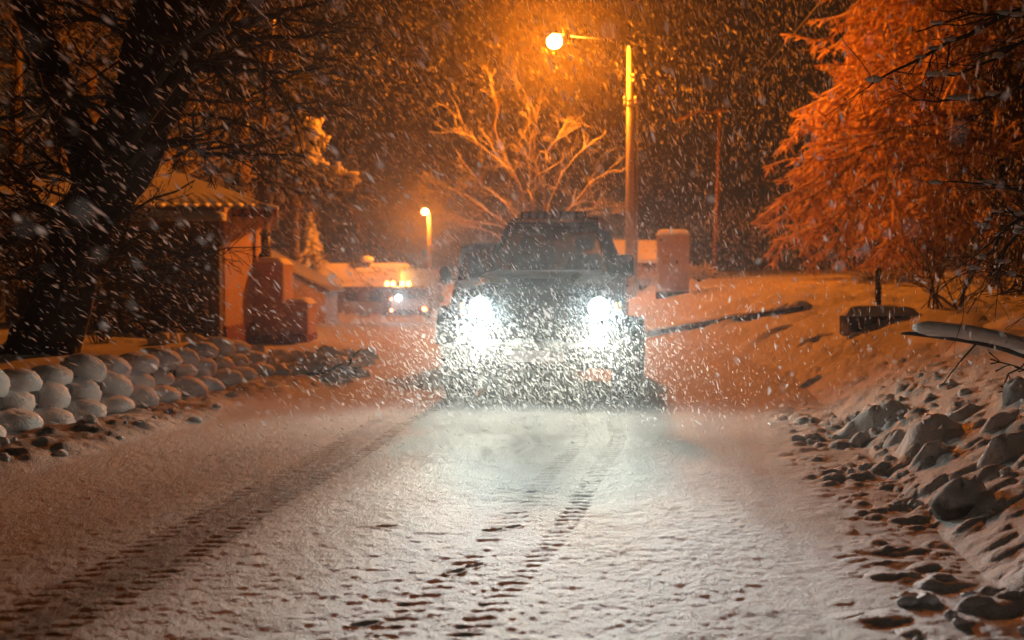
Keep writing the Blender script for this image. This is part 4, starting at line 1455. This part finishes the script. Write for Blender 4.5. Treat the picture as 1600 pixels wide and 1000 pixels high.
for q in range(128):
    th_ = 1.25 + 5.2 * (q / 127) ** 1.25
    az = rng.uniform(-1.15, 1.15) if q % 6 else rng.uniform(1.5, 4.7)
    reach = np.interp(th_, tips_h, tips_r) * rng.uniform(.66, 1.02) / max(.75, math.cos(az)) * (1 if abs(az) < 1.7 else .7)
    dirv = np.array([-math.cos(az), math.sin(az), 0])
    hs = th_ + rng.uniform(.1, .9)
    p0 = np.array([6.7, 17.2, hs - .3]); p3 = p0 + dirv * reach; p3[2] = th_
    p1 = p0 + dirv * reach * .35 + (0, 0, .45); p2 = p0 + dirv * reach * .75; p2[2] = (hs + th_) / 2 + .3
    pp = smooth_path([p0, p1, p2, p3], 20) + rng.normal(0, .02, (20, 3))
    mw.tube(pp, np.linspace(.026, .005, 20), 5, False)
    ms.tube(pp[3:] + (0, 0, .012), np.linspace(.012, .012, 17) * rng.uniform(.8, 1.4), 5, False, .8)
    twiglets(ms, pp, 18, .08, .26, .013, rng, .2, .8, 2, .3)
    for s2 in range(15):
        i_ = rng.randint(3, 19)
        t = pp[i_] - pp[i_ - 1]; t /= np.linalg.norm(t)
        dd = t + np.array([rng.normal(0, .55), rng.normal(0, .55), -.03 + rng.normal(0, .13)])
        L = rng.uniform(.5, 1.15) * (1.1 - .4 * i_ / 19)
        p2_ = curve(pp[i_], dd, L, rng, .32, .20, .1, 6)
        mw.tube(p2_, np.linspace(.012, .004, len(p2_)), 3, False)
        ms.tube(p2_ + (0, 0, .008), np.linspace(.013, .014, len(p2_)) * rng.uniform(.6, 1.6), 4, False, .8)
        twiglets(ms, p2_, 24, .06, .20, .014, rng, .18, .75, 1, .25)
mw.v = [tsc(v) for v in mw.v]
ms.v = [tsc(v) for v in ms.v]
finish(mw, 'branches', M['bark'], rt, False)
finish(ms, 'snow_on_sprays', M['tintsnow'], rt, True)

# --- darker bare branches that reach in at the right edge, close to the camera
ndt = tag(empty('near_bare_tree', (3.9, 7.4, gz(3.9, 7.4) - .1)), 'near dark bare twigs with grey snow reaching in from the right edge', 'tree')
rng = np.random.RandomState(18)
m = MB(); trunk_mesh(m, [(3.9, 7.4, .3), (3.85, 7.4, 1.6), (3.95, 7.5, 3.2), (3.9, 7.5, 5)], [.15, .12, .10, .07], 9, 12, .1)
finish(m, 'trunk', M['bark'], ndt)
m = MB(); m2_ = MB()
for bpath, r0 in (([(1800, 40), (1650, 0), (1500, 60), (1400, 110), (1350, 140)], .022), ([(1820, 130), (1640, 60), (1540, 100), (1450, 125)], .018),
                  ([(1850, 160), (1660, 125), (1560, 150), (1480, 158), (1425, 156)], .016), ([(1850, 400), (1700, 330), (1560, 290), (1450, 285)], .016),
                  ([(1850, 480), (1680, 400), (1600, 340), (1540, 400), (1500, 470)], .02), ([(1850, 460), (1700, 380), (1570, 330), (1540, 360)], .02),
                  ([(1830, 300), (1650, 320), (1580, 380), (1555, 440)], .018), ([(1850, 100), (1700, 50), (1560, 20), (1430, 50)], .018),
                  ([(1850, 500), (1720, 470), (1620, 440), (1550, 420)], .016)):
    yy_ = 7.2 + rng.uniform(-.5, .8)
    pp = smooth_path([P(a, b, yy_) for a, b in bpath], 18) + rng.normal(0, .006, (18, 3))
    rad = np.linspace(r0, .004, 18)
    m.tube(pp, rad, 6, False)
    for q in range(5):
        i_ = rng.randint(4, 17)
        m2_.blob(pp[i_] + (0, 0, .010), (rng.uniform(.02, .06), .02, rng.uniform(.01, .022)), q, 8, 6, .3)
    for q in range(12):
        i_ = rng.randint(4, 17)
        t = pp[i_] - pp[i_ - 1]; t /= np.linalg.norm(t)
        grow(m, pp[i_], t + rng.normal(0, .6, 3), rng.uniform(.15, .5), rad[i_] * .5, 1, rng, .7, .1, .5, (1, 3), .6, 4, 0, .002)
finish(m, 'branches', M['twig_dark'], ndt, False)
finish(m2_, 'snow_clumps', M['powder'], ndt, True)

# --- shrub stems right of the block
for lab, px, py, n_, hgt in (('leafless dark shrub in the orange snow under the big right tree', 1480, 480, 16, 1.5), ('tangled dark shrub at the right edge below the big tree', 1580, 460, 22, 1.9)):
    x, y, z = hit(px, py)
    sb = tag(empty('bare_shrub', (x, y, z)), lab, 'shrub')
    m = MB()
    for q in range(n_):
        grow(m, (x + rng.uniform(-.2, .2), y + rng.uniform(-.2, .2), z - .05), (rng.normal(0, .5), rng.normal(0, .5), 1), hgt * rng.uniform(.5, 1), .014, 2, rng, .7, .0, .4, (2, 4), .6, 4, 0, .003)
    finish(m, 'stems', M['bark_lit'], sb, False)

# --- fallen snowy bough
fb_ = tag(empty('fallen_bough', tuple(P(1500, 518, 9.0))), 'fallen bough with a thick roll of snow, lying across the right edge', 'bough')
m = MB(); pp = smooth_path([P(a, b, yy_) for a, b, yy_ in ((1408, 521, 9.3), (1440, 522, 9.2), (1520, 531, 9.0), (1590, 548, 8.8), (1650, 575, 8.6), (1760, 640, 8.4), (1800, 690, 8.3))], 26)
m.tube(pp, np.interp(np.linspace(0, 1, 26), [0, .3, 1], [.008, .028, .06]), 8)
m.tube(smooth_path([P(1530, 532, 9.0), P(1500, 565, 8.9), P(1472, 602, 8.7)], 8), np.linspace(.009, .003, 8), 5)
for q in range(6): grow(m, pp[14 + q], (rng.normal(0, .5), -.4, -.5), .5, .008, 2, rng, .7, .1, .5, (2, 3), .6, 4)
finish(m, 'bough', M['bark'], fb_)
m = MB(); m.tube(pp[3:22] + (0, 0, .045), np.interp(np.linspace(0, 1, 19), [0, .08, .5, 1], [.02, .052, .055, .065]) * (1 + .1 * rng.rand(19)), 10)
finish(m, 'snow_roll', M['snow'], fb_)

# --- small bare shrub on the left bank
x, y, z = hit(158, 535)
sb = tag(empty('bare_shrub', (x, y, z)), 'tiny leafless shrub sticking out of the left bank beside the great trunk', 'shrub')
m = MB()
for q in range(12):
    grow(m, (x + rng.uniform(-.1, .1), y, z - .05), (rng.normal(0, .3), rng.normal(0, .3), 1), rng.uniform(.3, .6), .010, 1, rng, .6, 0, .4, (1, 3), .6, 4, 0, .003)
finish(m, 'stems', M['twig_dark'], sb, False)
x, y, z = hit(505, 588)
fd = tag(empty('dead_branch', (x, y, z)), 'broken dark branch poking out of the ploughed heap left of the road', 'branch')
m = MB()
for q in range(7): grow(m, (x - .2 + .07 * q, y, z + .02), (rng.normal(.6, .4), rng.normal(0, .4), .3), .4, .014, 2, rng, .7, .1, .5, (2, 3), .6, 4)
finish(m, 'twigs', M['bark'], fd, False)


# --- conifers
def conifer(label, base_, H, R0, levels, per, rng, mats, pads=0.05, drop=.35, cat='fir tree'):
    r0 = tag(empty('fir_tree', base_), label, cat)
    x, y, z = base_
    m = MB(); m.tube([(x, y, z - .2), (x, y, z + H * .5), (x, y, z + H)], [H * .03, H * .02, .01], 8); finish(m, 'trunk', M['bark_lit'], r0)
    mg, msn = MB(), MB()
    for l in range(levels):
        f = l / (levels - 1)
        zz = z + H * (.12 + .86 * f)
        rad = R0 * (1 - f) ** .85 + .05
        for k in range(per if f < .8 else per // 2 + 1):
            a = rng.uniform(0, 2 * PI)
            L = rad * rng.uniform(.7, 1.1)
            dv = np.array([math.cos(a), math.sin(a), .1])
            pp = curve((x, y, zz), dv, L, rng, .1, drop * 2.2 / max(L, .5), .2, 6)
            mg.tube(pp - (0, 0, .03), np.linspace(.02, .01, len(pp)), 4, False)
            for q in range(9):
                i_ = rng.randint(1, len(pp)); 
                dd = np.array([rng.normal(0, .6), rng.normal(0, .6), -.7]) + dv * .6
                p2 = curve(pp[i_], dd, L * rng.uniform(.12, .25), rng, .2, .5, .1, 3)
                mg.tube(p2, np.array([.03, .022, .006][:len(p2)] if len(p2) <= 3 else np.linspace(.03, .006, len(p2))) * H / 5, 4, False)
            kk = len(pp)
            msn.tube(pp, np.interp(np.linspace(0, 1, kk), [0, .5, 1], [pads * .5, pads * 1.3, pads * .7]) * rng.uniform(.7, 1.3), 6, True, .5)
            twiglets(msn, pp, 6, L * .12, L * .3, pads * .6, rng, .5, .6, 1)
    finish(mg, 'needles', mats, r0, False)
    finish(msn, 'snow_on_branches', M['powder'], r0, True)
    return r0


M['needle'] = mat_plain('dark_needles', (.03, .045, .022), .9, 0, .4, 5)
rng = np.random.RandomState(31)
fx = P(486, 480, 88)[0]
conifer('pointed orange fir tree loaded with snow, behind the far low house', (fx, 88, gz(fx, 88)), P(0, 330, 88)[2] - gz(fx, 88), 2.2, 26, 10, rng, M['needle'], .15, .45)
fx = P(545, 400, 95)[0]
# cedar with pinkish snow pads beyond the hut roof
cxp = P(414, 300, 31); czb = gz(cxp[0], 31)
cd = tag(empty('cedar_tree', (cxp[0], 31.0, czb)), 'dark cedar with thick pinkish snow pads on its ends, above the hut roof', 'cedar')
m = MB(); m.tube(smooth_path([(cxp[0], 31, czb - .2), (cxp[0], 31, 2.5), (cxp[0] - .1, 31, 4.4), (cxp[0] + .2, 31.2, 7.5)], 16), np.linspace(.16, .05, 16), 8); finish(m, 'trunk', M['bark_lit'], cd)
mg, msn = MB(), MB()
for pth, pad in (([(414, 285), (440, 288), (470, 300), (520, 300), (552, 300)], .0), ([(414, 240), (450, 232), (490, 255), (540, 275)], 1), ([(414, 215), (440, 195), (470, 200), (492, 222)], 1),
                 ([(414, 250), (380, 238), (350, 262), (335, 285)], 1), ([(414, 285), (380, 290), (345, 300)], 0), ([(414, 180), (440, 165), (470, 175)], 0), ([(414, 200), (380, 190), (350, 215)], 0),
                 ([(414, 275), (430, 278), (455, 284)], 1), ([(414, 260), (470, 262), (520, 285)], 0), ([(414, 230), (395, 225), (370, 235)], 0), ([(414, 255), (440, 255), (480, 275), (500, 300)], 0),
                 ([(414, 150), (380, 140), (360, 150)], 0), ([(414, 130), (440, 110), (470, 120)], 0)):
    yo = rng.uniform(-.6, .5)
    pp = smooth_path([P(a, b, 31 + yo * (a != 414)) for a, b in pth], 14)
    mg.tube(pp, np.linspace(.04, .015, 14), 5, False)
    for q in range(70):
        i_ = rng.randint(2, 14)
        p_ = pp[min(i_, 13)] + rng.normal(0, .1, 3)
        t = pp[min(i_, 13)] - pp[i_ - 1]; t /= np.linalg.norm(t)
        p2 = curve(p_, t + rng.normal(0, .5, 3) + (0, 0, -.25), rng.uniform(.2, .5), rng, .2, .3, .1, 4)
        mg.tube(p2, np.linspace(.022, .006, len(p2)), 3, False)
    msn.tube(pp[2:] + (0, 0, .04), .045, 6, True, .6)
    if pad:
        for q in range(10):
            i_ = rng.randint(7, 14) if len(pth) > 3 else rng.randint(2, 14)
            c_ = pp[min(13, i_)] + rng.normal(0, .12, 3) + (0, 0, .05)
            msn.blob(c_, (rng.uniform(.12, .28), .2, rng.uniform(.05, .10)), q, 12, 8, .35)
            for s2 in range(7):
                p2 = curve(c_ + rng.normal(0, .1, 3), (rng.normal(.2, .4), rng.normal(0, .3), -.9), rng.uniform(.15, .38), rng, .25, .3, .08, 4)
                msn.tube(p2, np.linspace(.06, .015, len(p2)), 6, True)
    twiglets(msn, pp, 16, .12, .35, .03, rng)
finish(mg, 'needles', M['needle'], cd, False)
finish(msn, 'snow_on_branches', M['powder'], cd, True)


# --- lit trees far behind at the left
def far_tree(label, x, y, H, rng, spread_=1.0, kind='bare', lean=0.0):
    z = gz(x, y)
    r0 = tag(empty('background_tree', (x, y, z)), label, 'tree', 'trees behind the hut and the great tree')
    m = MB(); tr_ = smooth_path([(x, y, z - .3), (x + lean * .3, y, z + H * .4), (x + lean, y, z + H)], 16)
    trunk_mesh(m, tr_, [H * .022, H * .016, H * .006], 3, 10, .1)
    finish(m, 'trunk', M['bark_lit'], r0)
    m = MB(); ms_ = MB()
    for q in range(26):
        f = rng.uniform(.22, .98); c_ = tr_[int(f * 15)]
        a = rng.uniform(0, 2 * PI)
        L = H * .30 * spread_ * (1.15 - f * .7)
        pp = curve(c_, (math.cos(a), math.sin(a), rng.uniform(.1, .7)), L, rng, .22, .12, .3, 8)
        m.tube(pp, np.linspace(.05, .012, len(pp)), 5, False)
        for s2 in range(7):
            i_ = rng.randint(2, len(pp))
            p2 = curve(pp[i_ - 1], np.array([math.cos(a), math.sin(a), 0]) + rng.normal(0, .7, 3), L * rng.uniform(.25, .5), rng, .3, .3, .2, 5)
            m.tube(p2, np.linspace(.02, .008, len(p2)), 4, False)
            twiglets(ms_, p2, 9 if kind != 'bare' else 3, .15, .5, .03, rng, .3, .8, 1)
    finish(m, 'branches', M['frost'], r0, False)['kind'] = 'stuff'
    finish(ms_, 'frosted_twigs', M['frost'], r0, True)['kind'] = 'stuff'


rng = np.random.RandomState(77)
for lab, px, y, H, sp, kd, ln in (('tall dim orange tree, rightmost of those above the cedar', 455, 75, 20, 1.1, 'full', .3),
                                  ('dim orange tree whose crown spreads behind the bare twigs of the great tree', 385, 40, 13, 1.2, 'full', -.3),
                                  ('orange lit tree trunk seen just left of the hut roof through dark twigs', 255, 36, 11, 1.0, 'bare', .2),
                                  ('slim background trunk left of the great tree, second from the left edge', 95, 33, 11, .9, 'bare', 0),
                                  ('slim background trunk nearest the left edge of the picture', 18, 30, 10, .9, 'bare', .3),
                                  ('slim background trunk just left of the great leaning trunk', 150, 38, 12, .9, 'full', -.2)):
    far_tree(lab, P(px, 300, y)[0], y, H, rng, sp, kd, ln)

# low snowy bushes at the foot of the poles and beyond the right crest
def bush(label, px, y, w, h, rng, lift=0):
    x = P(px, 440, y)[0]; z = gz(x, y)
    r0 = tag(empty('snowy_bush', (x, y, z)), label, 'bush')
    m, ms_ = MB(), MB()
    for q in range(60):
        a = rng.uniform(0, 2 * PI)
        pp = curve((x, y, z), (math.cos(a) * w, math.sin(a) * w, h * rng.uniform(.5, 1.2)), rng.uniform(.6, 1.0) * math.hypot(w, h), rng, .3, .4, .12, 6)
        m.tube(pp, np.linspace(.015, .005, len(pp)), 3, False)
        twiglets(ms_, pp, 7, .08, .22, .02, rng, .1, .8, 2)
    finish(m, 'stems', M['bark_lit'], r0, False)
    finish(ms_, 'snow_on_twigs', M['powder'], r0, True)['kind'] = 'stuff'


bush('snow dusted bush between the electrical cabinet and the thin reddish pole', 1092, 36, .42, .55, rng)
bush('snowy bush to the left of the electrical cabinet', 1003, 35, .45, .7, rng)
bush('wide snowy bush on the crest behind the blue post', 1385, 26, .8, .42, rng)
bush('round snow covered bush left of the van', 640, 70, 1.0, 1.6, rng)

# ------------------------------------------------------------------ falling snow: flakes drawn out along their slanting fall
drift = np.array([.62, 1.9, -.90]); drift /= np.linalg.norm(drift)


def flakes(n, sampler, lmin, lmax, rmin, rmax):
    C = sampler(n)
    L = (lmin + (lmax - lmin) * NR.rand(n) ** 1.6) * .5
    r = rmin + (rmax - rmin) * NR.rand(n) ** 2.2
    D = drift + NR.normal(0, .13, (n, 3)); D /= np.linalg.norm(D, axis=1)[:, None]
    A = np.cross(D, NR.normal(0, 1, (n, 3))); A /= np.linalg.norm(A, axis=1)[:, None]
    B = np.cross(D, A)
    fold = NR.uniform(.3, .8, n)[:, None]
    V_ = np.empty((n, 4, 3))
    V_[:, 0] = C - D * L[:, None]; V_[:, 1] = C + A * r[:, None] + B * r[:, None] * fold
    V_[:, 2] = C + D * L[:, None]; V_[:, 3] = C - A * r[:, None] + B * r[:, None] * fold
    F_ = np.array([[0, 1, 2], [0, 2, 3]])
    return V_.reshape(-1, 3), (np.arange(n)[:, None, None] * 4 + F_[None]).reshape(-1, 3)


def wedge(y0, y1, k=.5):
    def f(n):
        y = (NR.rand(n) * (y1 ** 3 - y0 ** 3) + y0 ** 3) ** (1 / 3.)
        x = NR.uniform(-1, 1, n) * k * y
        z = NR.uniform(-.35, 1.0, n)
        z = CAM_H + z * .34 * y
        g_ = base_h(x, y) + .03
        lo = z < g_
        z[lo] = g_[lo] + NR.rand(lo.sum()) * 2.0
        return np.stack([x, y, z], -1)
    return f


def beam_flakes(n):
    """extra flakes added in front of the car to thicken the lit snow"""
    x = NR.normal(.3, .85, n); y = 12.6 - np.abs(NR.normal(0, 1.5, n)); z = np.abs(NR.normal(0, .55, n)) + .03
    return np.stack([x - .12 * (12.6 - y), y, z], -1)


def bloom_flakes(n):
    """extra flakes added just in front of the lamps to build up their bloom"""
    sx = np.where(NR.rand(n) < .5, -.62, .55)
    return np.stack([.27 + sx + NR.normal(0, .16, n), 12.7 - np.abs(NR.normal(0, .35, n)), .86 + NR.normal(0, .2, n)], -1)


vs, fs, off = [], [], 0
for n, sm, a, b, c, d in ((150, wedge(.8, 2.2), .010, .024, .0018, .0048), (900, wedge(2.2, 5), .02, .05, .0020, .0065), (2600, wedge(5, 9), .035, .085, .0026, .0080),
                          (1500, wedge(5, 12), .05, .10, .004, .0095), (1500, wedge(4, 9.5), .05, .12, .0042, .0085),
                          (15000, wedge(9, 15), .04, .15, .0016, .0062), (26000, wedge(15, 24), .05, .18, .0020, .0070), (60000, wedge(24, 44), .07, .28, .0028, .0090),
                          (9000, beam_flakes, .03, .11, .0022, .0070), (2600, bloom_flakes, .03, .09, .002, .006)):
    v_, f_ = flakes(n, sm, a, b, c, d)
    vs.append(v_); fs.append(f_ + off); off += len(v_)
sn = link('falling_snow', mesh_np('falling_snow', np.concatenate(vs), [np.concatenate(fs)], M['flake']))
tag(sn, 'snowflakes driving down across the whole street', 'snowflakes', kind='stuff')

# ------------------------------------------------------------------ haze: fine snow in the air
hz = MB(); hz.box((0, 130, 7.5), (700, 360, 20))
hm = bpy.data.materials.new('snow_air'); hm.use_nodes = True
hn = hm.node_tree.nodes; hn.clear()
ho = hn.new('ShaderNodeOutputMaterial'); hv = hn.new('ShaderNodeVolumePrincipled')
hv.inputs['Color'].default_value = (.93, .93, .93, 1)
hv.inputs['Density'].default_value = HAZE_DENSITY
hv.inputs['Anisotropy'].default_value = .925
hm.node_tree.links.new(hv.outputs['Volume'], ho.inputs['Volume'])
tag(hz.build('haze', hm), 'thin snow-filled night air', 'haze', kind='stuff')
